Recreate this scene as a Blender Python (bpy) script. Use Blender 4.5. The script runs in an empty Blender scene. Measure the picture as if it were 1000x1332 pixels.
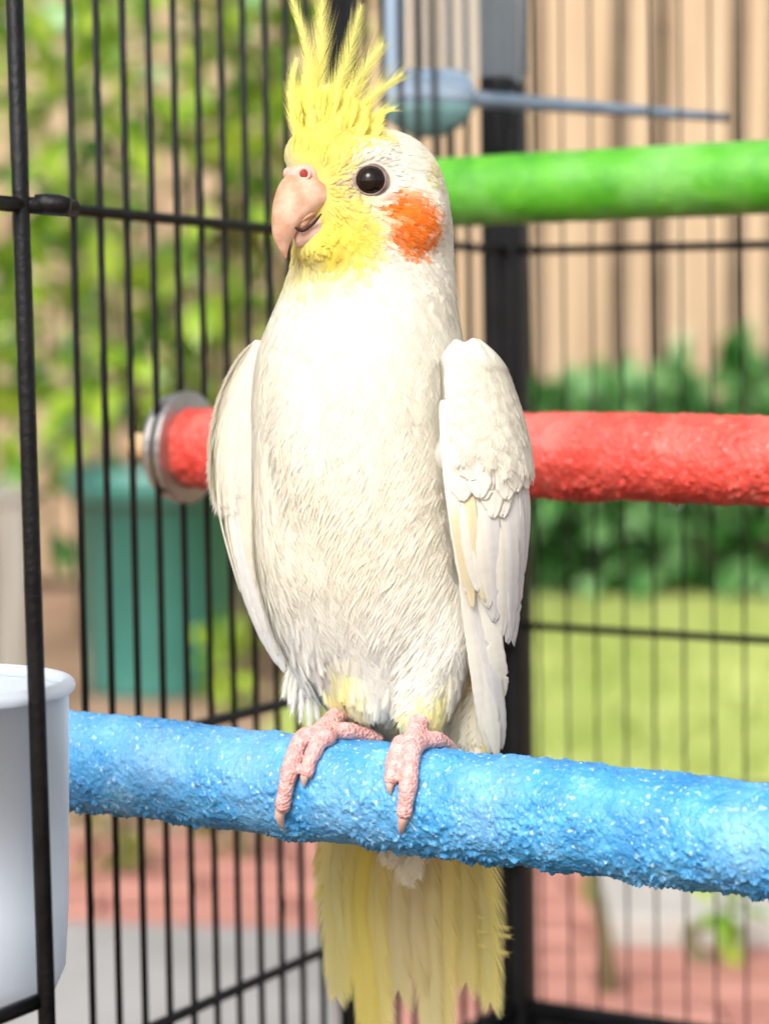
import bpy, bmesh, math, random
import numpy as np
from mathutils import Vector, Matrix
random.seed(7); rng = np.random.default_rng(11)
scn = bpy.context.scene
COL = scn.collection
R = math.radians

# ------------------------------------------------------------------ camera
F = 3000.0                      # focal length in photograph pixels (1000 x 1332)
CAM = Vector((0, 0, 0.70))
PITCH = math.atan2(199.0, F)
FOC = 0.69                      # distance to the cockatiel
cd = bpy.data.cameras.new('camera'); cam = bpy.data.objects.new('camera', cd); COL.objects.link(cam)
cam.location = CAM; cam.rotation_euler = (math.pi/2 - PITCH, 0, 0)
cd.sensor_fit = 'VERTICAL'; cd.sensor_height = 36.0; cd.lens = F/1332*36.0
cd.clip_start = 0.02; cd.clip_end = 500
cd.dof.use_dof = True; cd.dof.focus_distance = 0.678; cd.dof.aperture_fstop = 10.2
scn.camera = cam
FWD = Vector((0, math.cos(PITCH), -math.sin(PITCH)))
UPC = Vector((0, math.sin(PITCH), math.cos(PITCH)))
RIGHT = Vector((1, 0, 0))

# ------------------------------------------------------------------ sky and sun
w = bpy.data.worlds.new('World'); scn.world = w; w.use_nodes = True
nt = w.node_tree; nt.nodes.clear()
SUN_EL, SUN_AZ = 41.0, 204.0     # azimuth clockwise from +Y
sky = nt.nodes.new('ShaderNodeTexSky'); sky.sky_type = 'NISHITA'; sky.sun_disc = False
sky.sun_elevation = R(SUN_EL); sky.sun_rotation = R(SUN_AZ)
sky.air_density = 1.0; sky.dust_density = 4.0; sky.ozone_density = 0.6
hs = nt.nodes.new('ShaderNodeHueSaturation'); hs.inputs['Saturation'].default_value = 0.28
bg = nt.nodes.new('ShaderNodeBackground'); bg.inputs['Strength'].default_value = 0.15
wo = nt.nodes.new('ShaderNodeOutputWorld')
nt.links.new(sky.outputs[0], hs.inputs['Color']); nt.links.new(hs.outputs[0], bg.inputs['Color']); nt.links.new(bg.outputs[0], wo.inputs['Surface'])
sd = bpy.data.lights.new('sun', 'SUN'); so = bpy.data.objects.new('sun', sd); COL.objects.link(so)
sd.energy = 1.5; sd.angle = R(24); sd.color = (1.0, 0.96, 0.90)
sdir = Vector((math.sin(R(SUN_AZ))*math.cos(R(SUN_EL)), math.cos(R(SUN_AZ))*math.cos(R(SUN_EL)), math.sin(R(SUN_EL))))
so.rotation_euler = (-sdir).to_track_quat('-Z', 'Y').to_euler(); so.location = (0, -2, 4)
vs = scn.view_settings
vs.view_transform = 'Standard'; vs.look = 'None'; vs.gamma = 1.0; vs.use_curve_mapping = False
vs.exposure = 0.70
scn.cycles.use_denoising = True
scn.cycles.max_bounces = 8; scn.cycles.transparent_max_bounces = 8

# ------------------------------------------------------------------ helpers
def ray(x, y):                  # photograph pixel -> direction with unit depth
    return RIGHT*((x-500)/F) - UPC*((y-666)/F) + FWD
def at(x, y, depth): return CAM + ray(x, y)*depth
def P(x, y, d=0.0): return at(x, y, FOC*(1+d/F))     # d: depth offset from the bird's plane, in pixel units
PX = FOC/F
def Pn(x, y, d):                # vectorised P
    x = np.asarray(x, float); y = np.asarray(y, float); d = np.asarray(d, float)
    dep = FOC*(1+d/F)
    return (np.array(CAM)[None] + np.array(RIGHT)[None]*((x-500)/F*dep)[:, None]
            - np.array(UPC)[None]*((y-666)/F*dep)[:, None] + np.array(FWD)[None]*dep[:, None])
def invP(p):                    # world -> apparent x, y, d
    v = p - np.array(CAM)[None]
    dep = v @ np.array(FWD)
    return 500 + F*(v @ np.array(RIGHT))/dep, 666 - F*(v @ np.array(UPC))/dep, (dep/FOC-1)*F

def tag(o, label=None, cat=None, group=None, kind=None):
    if label: o['label'] = label
    if cat: o['category'] = cat
    if group: o['group'] = group
    if kind: o['kind'] = kind
    return o
def empty(name, loc=(0, 0, 0)):
    o = bpy.data.objects.new(name, None); COL.objects.link(o); o.location = loc; o.empty_display_size = .02
    return o
def link(name, me, mat=None, parent=None, smooth=True):
    o = bpy.data.objects.new(name, me); COL.objects.link(o)
    if mat is not None and len(me.materials) == 0: me.materials.append(mat)
    if smooth and len(me.polygons): me.polygons.foreach_set('use_smooth', [True]*len(me.polygons))
    if parent is not None:
        o.parent = parent
        o.matrix_parent_inverse = Matrix.Translation(-parent.matrix_world.translation) if False else Matrix()
        if parent.type == 'EMPTY' or True:
            off = Vector((0, 0, 0)); q = parent
            while q is not None: off += q.location; q = q.parent
            o.location = -off
    return o
def mesh_np(name, V, faces_flat, face_sizes, colors=None, normals=None):
    me = bpy.data.meshes.new(name)
    V = np.asarray(V, np.float32); faces_flat = np.asarray(faces_flat, np.int32); face_sizes = np.asarray(face_sizes, np.int32)
    me.vertices.add(len(V)); me.vertices.foreach_set('co', V.ravel())
    me.loops.add(len(faces_flat)); me.loops.foreach_set('vertex_index', faces_flat)
    me.polygons.add(len(face_sizes))
    st = np.concatenate([[0], np.cumsum(face_sizes)[:-1]]).astype(np.int32)
    me.polygons.foreach_set('loop_start', st)
    me.polygons.foreach_set('use_smooth', np.ones(len(face_sizes), bool))
    me.update(calc_edges=True)
    if colors is not None:
        a = me.color_attributes.new('Col', 'FLOAT_COLOR', 'POINT')
        c = np.ones((len(V), 4), np.float32); c[:, :3] = colors
        a.data.foreach_set('color', c.ravel())
    if normals is not None:
        me.normals_split_custom_set_from_vertices(np.asarray(normals, np.float32).tolist())
    return me
def grid_faces(nu, nv, wrap=False):
    i = np.arange(nu-1)[:, None]; j = np.arange(nv if wrap else nv-1)[None]
    a = i*nv + j; b = i*nv + (j+1) % nv; c = (i+1)*nv + (j+1) % nv; d = (i+1)*nv + j
    f = np.stack([a, b, c, d], -1).reshape(-1, 4)
    return f
def smoothtab(tab, ys, passes=3):
    tab = np.array(tab, float); out = []
    for k in range(1, tab.shape[1]):
        v = np.interp(ys, tab[:, 0], tab[:, k]); out.append(v)
    return out
def catmull(pts, n):
    pts = np.array(pts, float); m = len(pts)
    t = np.linspace(0, m-1, n); i = np.clip(t.astype(int), 0, m-2); f = (t-i)[:, None]
    p1 = pts[i]; p2 = pts[i+1]; p0 = pts[np.maximum(i-1, 0)]; p3 = pts[np.minimum(i+2, m-1)]
    p0 = np.where((i == 0)[:, None], 2*p1-p2, p0); p3 = np.where((i == m-2)[:, None], 2*p2-p1, p3)
    return .5*((2*p1)+(-p0+p2)*f+(2*p0-5*p1+4*p2-p3)*f**2+(-p0+3*p1-3*p2+p3)*f**3)
def tube_np(path, radii, seg=12, cap=True, flat=None):
    path = np.array(path, float); n = len(path); radii = np.broadcast_to(np.array(radii, float), (n,))
    T = np.gradient(path, axis=0); T /= np.linalg.norm(T, axis=1)[:, None]+1e-12
    ref = np.array([0.31, 0.82, 0.47]); ref = ref-T[0]*(ref@T[0]); ref /= np.linalg.norm(ref)
    V = []
    for k in range(n):
        ref = ref-T[k]*(ref@T[k]); ref /= np.linalg.norm(ref)
        b = np.cross(T[k], ref); a = np.linspace(0, 2*math.pi, seg, endpoint=False)
        V.append(path[k]+radii[k]*(np.cos(a)[:, None]*ref+np.sin(a)[:, None]*b))
    V = np.concatenate(V); f = grid_faces(n, seg, True)
    faces = [tuple(q) for q in f]
    if cap:
        faces.append(tuple(range(seg-1, -1, -1))); faces.append(tuple(range((n-1)*seg, n*seg)))
    return V, faces
def mesh_py(name, V, faces):
    me = bpy.data.meshes.new(name); me.from_pydata([tuple(map(float, v)) for v in V], [], [tuple(map(int, f)) for f in faces]); me.update(); return me
def join_parts(parts):
    Vs, Fs, o = [], [], 0
    for V, f in parts:
        Vs.append(np.asarray(V, float)); Fs += [tuple(int(i)+o for i in q) for q in f]; o += len(V)
    return np.concatenate(Vs), Fs
def fix_normals(me):
    bm = bmesh.new(); bm.from_mesh(me); bmesh.ops.recalc_face_normals(bm, faces=bm.faces); bm.to_mesh(me); bm.free(); return me
def remesh(name, V, faces, voxel, smooth=6):
    me = fix_normals(mesh_py(name, V, faces)); o = bpy.data.objects.new(name, me); COL.objects.link(o)
    m = o.modifiers.new('r', 'REMESH'); m.mode = 'VOXEL'; m.voxel_size = voxel; m.use_smooth_shade = True
    if smooth:
        s = o.modifiers.new('s', 'SMOOTH'); s.iterations = smooth; s.factor = .5
    dg = bpy.context.evaluated_depsgraph_get(); ev = o.evaluated_get(dg)
    out = bpy.data.meshes.new_from_object(ev); out.name = name
    bpy.data.objects.remove(o); bpy.data.meshes.remove(me)
    return out
def sphere_np(c, r, nu=14, nv=20):
    c = np.array(c, float); r = np.broadcast_to(np.array(r, float), (3,))
    V = [c+np.array((0, 0, r[2]))]
    for i in range(1, nu):
        a = math.pi*i/nu
        for j in range(nv):
            b = 2*math.pi*j/nv
            V.append(c+np.array((r[0]*math.sin(a)*math.cos(b), r[1]*math.sin(a)*math.sin(b), r[2]*math.cos(a))))
    V.append(c-np.array((0, 0, r[2]))); L = len(V)-1; F_ = []
    for j in range(nv): F_.append((0, 1+j, 1+(j+1) % nv)); F_.append((L, L-nv+(j+1) % nv, L-nv+j))
    for i in range(nu-2):
        for j in range(nv):
            a = 1+i*nv+j; b = 1+i*nv+(j+1) % nv; F_.append((a, a+nv, b+nv, b))
    return np.array(V), F_
def box_np(lo, hi):
    x0, y0, z0 = lo; x1, y1, z1 = hi
    V = [(x0,y0,z0),(x1,y0,z0),(x1,y1,z0),(x0,y1,z0),(x0,y0,z1),(x1,y0,z1),(x1,y1,z1),(x0,y1,z1)]
    return np.array(V, float), [(0,3,2,1),(4,5,6,7),(0,1,5,4),(1,2,6,5),(2,3,7,6),(3,0,4,7)]
def bevel_me(me, width, seg=2):
    bm = bmesh.new(); bm.from_mesh(me); bmesh.ops.recalc_face_normals(bm, faces=bm.faces)
    bmesh.ops.bevel(bm, geom=list(bm.edges), offset=width, segments=seg, affect='EDGES', profile=.6); bm.to_mesh(me); bm.free(); return me
# value noise, vectorised
_tab = rng.random(65536).astype(np.float32)
def vnoise(p):
    i = np.floor(p).astype(np.int64); f = p-i; f = f*f*(3-2*f)
    def h(dx, dy, dz):
        k = ((i[:, 0]+dx)*73856093) ^ ((i[:, 1]+dy)*19349663) ^ ((i[:, 2]+dz)*83492791)
        return _tab[(k ^ (k >> 13)) & 65535]
    x = f[:, 0]; y = f[:, 1]; z = f[:, 2]
    l = lambda a, b, t: a+(b-a)*t
    return l(l(l(h(0,0,0), h(1,0,0), x), l(h(0,1,0), h(1,1,0), x), y), l(l(h(0,0,1), h(1,0,1), x), l(h(0,1,1), h(1,1,1), x), y), z)
def fbm(p, o=4, g=.5):
    s = 0; a = 1; t = 0
    for k in range(o): s = s+a*vnoise(p*2**k+k*17.3); t += a; a *= g
    return s/t

# ------------------------------------------------------------------ materials
def newmat(name):
    m = bpy.data.materials.new(name); m.use_nodes = True; n = m.node_tree
    return m, n, n.nodes['Principled BSDF'], n.nodes['Material Output']
def noise_col(n, b, c0, c1, scale, detail=4, coord='Object', lo=.35, hi=.65, stretch=None):
    tc = n.nodes.new('ShaderNodeTexCoord'); nz = n.nodes.new('ShaderNodeTexNoise'); nz.inputs['Scale'].default_value = scale; nz.inputs['Detail'].default_value = detail
    src = tc.outputs[coord]
    if stretch:
        mp = n.nodes.new('ShaderNodeMapping'); mp.inputs['Scale'].default_value = stretch; n.links.new(src, mp.inputs['Vector']); src = mp.outputs[0]
    n.links.new(src, nz.inputs['Vector'])
    cr = n.nodes.new('ShaderNodeValToRGB'); cr.color_ramp.elements[0].position = lo; cr.color_ramp.elements[1].position = hi
    cr.color_ramp.elements[0].color = (*c0, 1); cr.color_ramp.elements[1].color = (*c1, 1)
    n.links.new(nz.outputs['Fac'], cr.inputs['Fac']); n.links.new(cr.outputs['Color'], b.inputs['Base Color'])
    return nz, cr, src
def bump(n, b, scale, strength, dist, src=None, detail=5, kind='noise'):
    if src is None:
        tc = n.nodes.new('ShaderNodeTexCoord'); src = tc.outputs['Object']
    if kind == 'noise':
        t = n.nodes.new('ShaderNodeTexNoise'); t.inputs['Detail'].default_value = detail; out = t.outputs['Fac']
    else:
        t = n.nodes.new('ShaderNodeTexVoronoi'); out = t.outputs['Distance']
    t.inputs['Scale'].default_value = scale; n.links.new(src, t.inputs['Vector'])
    bp = n.nodes.new('ShaderNodeBump'); bp.inputs['Strength'].default_value = strength; bp.inputs['Distance'].default_value = dist
    n.links.new(out, bp.inputs['Height']); n.links.new(bp.outputs[0], b.inputs['Normal']); return bp
def simple(name, c0, c1, scale, rough=.6, bs=None, bstr=.3, bd=.002, detail=4, stretch=None, spec=.5, metal=0):
    m, n, b, o = newmat(name); _, _, src = noise_col(n, b, c0, c1, scale, detail, stretch=stretch)
    b.inputs['Roughness'].default_value = rough; b.inputs['Specular IOR Level'].default_value = spec; b.inputs['Metallic'].default_value = metal
    if bs: bump(n, b, bs, bstr, bd, src)
    return m
def feather_mat(name, translucent=.22, sheen=.15, rough=.75):
    m, n, b, o = newmat(name)
    a = n.nodes.new('ShaderNodeVertexColor'); a.layer_name = 'Col'
    n.links.new(a.outputs['Color'], b.inputs['Base Color']); b.inputs['Roughness'].default_value = rough
    b.inputs['Specular IOR Level'].default_value = .15; b.inputs['Sheen Weight'].default_value = sheen
    t = n.nodes.new('ShaderNodeBsdfTranslucent'); n.links.new(a.outputs['Color'], t.inputs['Color'])
    mx = n.nodes.new('ShaderNodeMixShader'); mx.inputs[0].default_value = translucent
    n.links.new(b.outputs[0], mx.inputs[1]); n.links.new(t.outputs[0], mx.inputs[2]); n.links.new(mx.outputs[0], o.inputs['Surface'])
    return m
M = {}
M['feather'] = feather_mat('feather', .42)
M['vane'] = feather_mat('vane', .3, .1, .6)
def perch_mat(name, c0, c1, c2, grain=1.0):
    m, n, b, o = newmat(name)
    _, cr, src = noise_col(n, b, c0, c1, 90, 6, lo=.3, hi=.62)
    e = cr.color_ramp.elements.new(.78); e.color = (*c2, 1)
    b.inputs['Roughness'].default_value = .45; b.inputs['Specular IOR Level'].default_value = .5
    # pale mineral grains in the cement
    n2 = n.nodes.new('ShaderNodeTexNoise'); n2.inputs['Scale'].default_value = 620; n2.inputs['Detail'].default_value = 3; n.links.new(src, n2.inputs['Vector'])
    r2 = n.nodes.new('ShaderNodeValToRGB'); r2.color_ramp.elements[0].position = .60; r2.color_ramp.elements[1].position = .72; n.links.new(n2.outputs['Fac'], r2.inputs['Fac'])
    mx = n.nodes.new('ShaderNodeMix'); mx.data_type = 'RGBA'; mx.inputs['B'].default_value = (*[min(.9, .35+c*.65) for c in c2], 1)
    r2.color_ramp.elements[1].color = (grain, grain, grain, 1); n.links.new(r2.outputs['Color'], mx.inputs['Factor']); n.links.new(cr.outputs['Color'], mx.inputs['A']); n.links.new(mx.outputs['Result'], b.inputs['Base Color'])
    # worn, faded stretches
    n3 = n.nodes.new('ShaderNodeTexNoise'); n3.inputs['Scale'].default_value = 28; n3.inputs['Detail'].default_value = 5; n.links.new(src, n3.inputs['Vector'])
    r3 = n.nodes.new('ShaderNodeValToRGB'); r3.color_ramp.elements[0].position = .48; r3.color_ramp.elements[1].position = .70; r3.color_ramp.elements[1].color = (.45, .45, .45, 1); n.links.new(n3.outputs['Fac'], r3.inputs['Fac'])
    m3 = n.nodes.new('ShaderNodeMix'); m3.data_type = 'RGBA'; m3.inputs['B'].default_value = (*[min(.9, .15+c*.85) for c in c2], 1)
    n.links.new(r3.outputs['Color'], m3.inputs['Factor']); n.links.new(mx.outputs['Result'], m3.inputs['A']); n.links.new(m3.outputs['Result'], b.inputs['Base Color'])
    bump(n, b, 900, .7, .0008, src, 4)
    return m
M['blue'] = perch_mat('blue_cement', (.032, .22, .50), (.07, .33, .64), (.20, .49, .75), 1.0)
M['red'] = perch_mat('red_cement', (.64, .045, .03), (.74, .085, .06), (.80, .20, .15), .4)
M['green'] = perch_mat('green_cement', (.05, .30, .010), (.09, .40, .016), (.15, .50, .04), .06)
M['black'] = simple('black_powder_coat', (.004, .004, .0045), (.009, .009, .010), 60, .45, 500, .6, .0008, spec=.22)
M['washer'] = simple('zinc_washer', (.38, .37, .35), (.48, .46, .43), 80, .42, 200, .1, .0005, metal=.9)
M['wood'] = simple('dowel_wood', (.55, .36, .17), (.66, .46, .25), 60, .6, 120, .2, .0008, stretch=(1, 1, .15))
def plastic(name, c, trans):
    m, n, b, o = newmat(name); b.inputs['Base Color'].default_value = (*c, 1); b.inputs['Roughness'].default_value = .32
    bump(n, b, 40, .05, .002)
    t = n.nodes.new('ShaderNodeBsdfTranslucent'); t.inputs['Color'].default_value = (*c, 1)
    mx = n.nodes.new('ShaderNodeMixShader'); mx.inputs[0].default_value = trans
    n.links.new(b.outputs[0], mx.inputs[1]); n.links.new(t.outputs[0], mx.inputs[2]); n.links.new(mx.outputs[0], o.inputs['Surface'])
    return m
M['cup'] = plastic('milky_plastic', (.88, .93, .98), .6)
M['feeder_blue'] = plastic('pale_blue_plastic', (.66, .80, .95), .5)
M['feeder_teal'] = plastic('teal_plastic', (.28, .50, .50), .4)
m, n, b, o = newmat('clear_plastic'); b.inputs['Base Color'].default_value = (.80, .88, .95, 1); b.inputs['Roughness'].default_value = .08
b.inputs['Transmission Weight'].default_value = .92; b.inputs['IOR'].default_value = 1.08; b.inputs['Specular IOR Level'].default_value = .25; bump(n, b, 30, .05, .002); M['clear'] = m
M['pot'] = simple('teal_pot', (.04, .17, .14), (.055, .21, .175), 5, .4, 30, .1, .003)
M['soil'] = simple('soil', (.07, .045, .03), (.12, .08, .055), 12, .95, 40, .8, .02)
M['fence'] = simple('fence_timber', (.40, .275, .17), (.55, .40, .265), 2.2, .8, 30, .3, .004, detail=7, stretch=(6, 6, .5))
M['rail'] = simple('fence_gap_shade', (.05, .038, .028), (.08, .06, .042), 3, .9, 30, .3, .004, stretch=(6, 6, .5))  # near-black: the shadow between fence boards is put into this colour
M['pale_post'] = simple('pale_timber', (.22, .20, .17), (.32, .30, .26), 5, .8, 40, .3, .003, stretch=(5, 5, .6))
M['brick'] = simple('brick_paver', (.36, .15, .115), (.48, .23, .18), 7, .85, 60, .5, .004)
M['slab'] = simple('pale_concrete', (.25, .24, .23), (.33, .32, .31), 6, .85, 50, .4, .003)
M['ground'] = simple('bare_earth', (.26, .16, .10), (.36, .24, .16), 6, .95, 30, .6, .015)
M['grass'] = simple('grass_blade', (.32, .40, .09), (.47, .53, .17), 3, .7)
M['stem'] = simple('plant_stem', (.10, .085, .04), (.17, .14, .07), 10, .8, 40, .4, .004)
def leaf_mat(name, c0, c1, rough=.35, tr=.3):
    m, n, b, o = newmat(name); _, cr, _ = noise_col(n, b, c0, c1, 11, 2, lo=.40, hi=.62); b.inputs['Roughness'].default_value = rough
    t = n.nodes.new('ShaderNodeBsdfTranslucent'); n.links.new(cr.outputs['Color'], t.inputs['Color'])
    mx = n.nodes.new('ShaderNodeMixShader'); mx.inputs[0].default_value = tr
    n.links.new(b.outputs[0], mx.inputs[1]); n.links.new(t.outputs[0], mx.inputs[2]); n.links.new(mx.outputs[0], o.inputs['Surface']); return m
M['leaf_lime'] = leaf_mat('lime_leaf', (.11, .26, .02), (.42, .56, .06), .25)
M['leaf_green'] = leaf_mat('green_leaf', (.045, .20, .03), (.34, .58, .26), .22)  # colour range paints in pale sky glints and dark gaps between leaves
M['leaf_dark'] = leaf_mat('dark_leaf', (.03, .15, .022), (.24, .48, .18), .22, .3)  # glints and shaded gaps painted into this range as well
M['leaf_olive'] = leaf_mat('olive_leaf', (.13, .15, .02), (.24, .24, .04))

# ------------------------------------------------------------------ ground
def ground_patch(name, pts, z, mat, kind='structure', th=None):
    V = [(x, y, z) for x, y in pts]; f = [tuple(range(len(V)))]
    if th:
        n_ = len(V); V += [(x, y, z-th) for x, y in pts]; f += [tuple(range(2*n_-1, n_-1, -1))] + [(i, i+n_, (i+1) % n_+n_, (i+1) % n_) for i in range(n_)]
    o = link(name, fix_normals(mesh_py(name, V, f)), M[mat], smooth=False); tag(o, kind=kind); return o
g = ground_patch('ground', [(-150, -60), (150, -60), (150, 200), (-150, 200)], 0, 'ground')
def gy(y): return F*0.70/(y-467.0)      # ground distance seen at picture row y
# brick paving laid as single pavers
pave = ground_patch('paving', [(-1.15, 1.7), (1.5, 1.7), (1.5, 3.22), (-1.15, 3.22)], .004, 'soil')
bw, bh = .23, .115
bme = bevel_me(mesh_py('brick', *box_np((-.5*bw+.003, -.5*bh+.003, 0), (.5*bw-.003, .5*bh-.003, .032))), .004, 1)
bme.materials.append(M['brick'])
k = 0
for r in range(13):
    for c in range(12):
        x = -1.15+bw/2+c*bw-(bw/2 if r % 2 else 0); y = 1.70+bh/2+r*bh
        if x < -1.2 or x > 1.45: continue
        o = link('brick', bme, None, pave, smooth=False); o.location = (x, y, .0045+random.uniform(-.002, .002)); o.rotation_euler = (random.uniform(-.008, .008), random.uniform(-.008, .008), random.uniform(-.01, .01))
M['slab_white'] = simple('off_white_concrete', (.38, .36, .33), (.48, .46, .42), 6, .85, 50, .4, .003)
def slab(pts, z0, z1, label, mt='slab'):
    n_ = len(pts); V = [(x, y, z1) for x, y in pts]+[(x, y, z0) for x, y in pts]
    f = [tuple(range(n_)), tuple(range(2*n_-1, n_-1, -1))]+[(i, i+n_, (i+1) % n_+n_, (i+1) % n_) for i in range(n_)]
    o = link('concrete_slab', bevel_me(mesh_py('concrete_slab', V, f), .006, 2), M[mt], smooth=False)
    tag(o, label, 'slab'); return o
slab([(-.85, 1.75), (-.02, 1.75), (-.06, 2.50), (-.85, 2.60)], .030, .075, 'pale grey concrete slab lying on the pavers below the side bars')
slab([(.252, 2.58), (1.3, 2.55), (1.3, 2.98), (.262, 3.0)], .030, .07, 'off-white concrete slab lying between brick pavers and lawn', 'slab_white')
# lawn
lawn = ground_patch('lawn', [(-.25, 3.75), (6, 3.6), (6, 6.6), (-.1, 6.6)], .006, 'grass')
N = 60000
gx = rng.uniform(-.2, 3.2, N); gyy = rng.uniform(3.78, 6.55, N); ang = rng.uniform(0, 2*np.pi, N); hh = rng.uniform(.02, .045, N); lean = rng.uniform(-.03, .03, (N, 2))
V = np.zeros((N, 3, 3)); V[:, 0] = np.stack([gx-.004*np.cos(ang), gyy-.004*np.sin(ang), np.full(N, .006)], 1); V[:, 1] = np.stack([gx+.004*np.cos(ang), gyy+.004*np.sin(ang), np.full(N, .006)], 1)
V[:, 2] = np.stack([gx+lean[:, 0], gyy+lean[:, 1], .006+hh], 1)
o = link('grass', mesh_np('grass', V.reshape(-1, 3), np.arange(N*3), np.full(N, 3)), M['grass'])
tag(o, 'bright yellow-green short grass covering the lawn', 'grass', kind='stuff')

# ------------------------------------------------------------------ fence: single boards on rails
fence = empty('timber_fence', (0, 7.0, 0)); tag(fence, 'tall tan timber fence of upright boards behind the plants', 'fence')
FY = 7.0
xs = []; x = -4.2
gaps_px = [695, 803, 855, 954]
bounds = [(g_-500)/F*FY for g_ in gaps_px]
edges = [-.0]
def boards_between(a, b_):
    n_ = max(1, round((b_-a)/.135)); return [a+(b_-a)*i/n_ for i in range(n_+1)]
widths = []
def add_board(x0, x1):
    V, f = box_np((x0, FY-.012+random.uniform(-.004, .004), .03), (x1, FY+.010, 2.02+random.uniform(-.01, .01)))
    o = link('board', bevel_me(mesh_py('board', V, f), .003, 1), M['fence'], fence, smooth=False)
x = bounds[0]
for a, b_ in zip(bounds[:-1], bounds[1:]): add_board(a+.022, b_-.022)
random.seed(3)
x = bounds[-1]
while x < 4.0:
    wd = random.choice([.12, .2, .24]); add_board(x+.022, x+wd-.022); x += wd
x = bounds[0]
while x > -4.0:
    wd = random.choice([.09, .12, .14]); add_board(x-wd+.010, x-.010); x -= wd
for z in (.35, 1.0, 1.75):
    V, f = box_np((-4.1, FY+.013, z-.04), (4.1, FY+.05, z+.04)); link('rail', mesh_py('rail', V, f), M['rail'], fence, smooth=False)
V, f = box_np((-4.1, FY+.052, .0), (4.1, FY+.07, 2.0)); link('gap_shade_board', mesh_py('gap_shade_board', V, f), M['rail'], fence, smooth=False)  # dark sheet behind the boards, stands for the shadow in their gaps

# ------------------------------------------------------------------ plants
def leaves_mesh(name, C, D, L, Wd, seed=0, droop=.25):
    r = np.random.default_rng(seed); n_ = len(C)
    D = D/np.linalg.norm(D, axis=1)[:, None]
    up = np.array([0, 0, 1.0])+r.normal(0, .45, (n_, 3)); S = np.cross(D, up); S /= np.linalg.norm(S, axis=1)[:, None]+1e-9
    Nn = np.cross(S, D)
    L = L[:, None]; Wd = Wd[:, None]
    base = C; mid1 = C+D*L*.35; mid2 = C+D*L*.7-Nn*L*droop*.25; tip = C+D*L-Nn*L*droop*.8
    V = np.stack([base, mid1+S*Wd*.5+Nn*Wd*.15, mid1, mid1-S*Wd*.5+Nn*Wd*.15, mid2+S*Wd*.4+Nn*Wd*.12, mid2, mid2-S*Wd*.4+Nn*Wd*.12, tip], 1)
    q = np.array([[0, 2, 1, -1], [0, 3, 2, -1], [1, 2, 5, 4], [2, 3, 6, 5], [4, 5, 7, -1], [5, 6, 7, -1]])
    sizes = np.tile([3, 3, 4, 4, 3, 3], n_); flat = []
    one = np.concatenate([row[row >= 0] for row in q]); flat = (one[None]+8*np.arange(n_)[:, None]).ravel()
    return mesh_np(name, V.reshape(-1, 3), flat, sizes)
def shrub(name, label, cat, base, stems, crown, nleaf, leaf, mat, seed, group=None, size=(.08, .14), crown_name='foliage'):
    """stems: list of stem top points (relative); crown: list of (cx,cy,cz,rx,ry,rz)"""
    r = np.random.default_rng(seed)
    e = empty(name, base); tag(e, label, cat, group); B = np.array(base)
    for s in stems:
        top = B+np.array(s); mid = (B+top)/2+np.append(r.normal(0, .03, 2), 0)
        pth = catmull([B+np.array([s[0]*.1, s[1]*.1, -.02]), mid, top], 9)
        V, f = tube_np(pth, np.linspace(.012, .005, 9), 7); link('stem', mesh_py('stem', V, f), M['stem'], e)
    C, D = [], []
    per = nleaf//len(crown)
    for (cx, cy, cz, rx, ry, rz) in crown:
        v = r.normal(0, 1, (per, 3)); v /= np.linalg.norm(v, axis=1)[:, None]; rad = r.random(per)**.45
        # clumps
        cl = r.normal(0, 1, (9, 3)); cl /= np.linalg.norm(cl, axis=1)[:, None]
        near = np.argmax(v@cl.T, 1); v = v*.65+cl[near]*.35
        c = B+np.array([cx, cy, cz])+v*rad[:, None]*np.array([rx, ry, rz])
        C.append(c); D.append(v+np.array([0, -.25, .15])+r.normal(0, .5, (per, 3)))
    C = np.concatenate(C); D = np.concatenate(D); C[:, 2] = np.maximum(C[:, 2], B[2]+.02)
    L = r.uniform(size[0], size[1], len(C))
    link(crown_name, leaves_mesh(crown_name, C, D, L, L*leaf, seed), M[mat], e)
    return e
def gp(px, dist, z=0): return ((px-500)/F*dist, dist, z)
def zrow(y, dist): return .70-(y-467)/F*dist
# teal pot
PD = 4.85
pe = empty('plant_pot', gp(208, PD)); tag(pe, 'large teal plastic plant pot standing behind the side bars', 'pot')
prof = [(.0, .0), (.150, .0), (.152, .01), (.178, .40), (.196, .405), (.200, .47), (.190, .475), (.182, .41), (.165, .40), (.0, .40)]
seg = 40; V = []; 
for r_, z in prof:
    for j in range(seg): V.append((pe.location.x+r_*math.cos(2*math.pi*j/seg), PD+r_*math.sin(2*math.pi*j/seg), z+.002))
f = [tuple(q) for q in grid_faces(len(prof), seg, True)]
link('pot_wall', fix_normals(mesh_py('pot_wall', V, f)), M['pot'], pe)
V, f = tube_np([(pe.location.x, PD, .395), (pe.location.x, PD, .44)], [.184, .184], 32); link('potting_soil', mesh_py('potting_soil', V, f), M['soil'], pe)
bx = pe.location.x
shrub('potted_shrub', 'lime-green broad-leaved shrub growing in the teal pot', 'shrub', (bx, PD, .43), [(-.1, 0, .8), (.1, .02, 1.0), (.0, -.03, .6), (-.2, 0, .9), (.2, .0, .7)],
      [(-.10, 0, .30, .28, .2, .28), (.08, 0, .62, .30, .2, .28), (-.16, 0, .80, .26, .2, .28), (.16, 0, .24, .22, .18, .2), (.05, 0, .98, .32, .2, .2)], 260, .5, 'leaf_lime', 5, size=(.09, .16))
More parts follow.
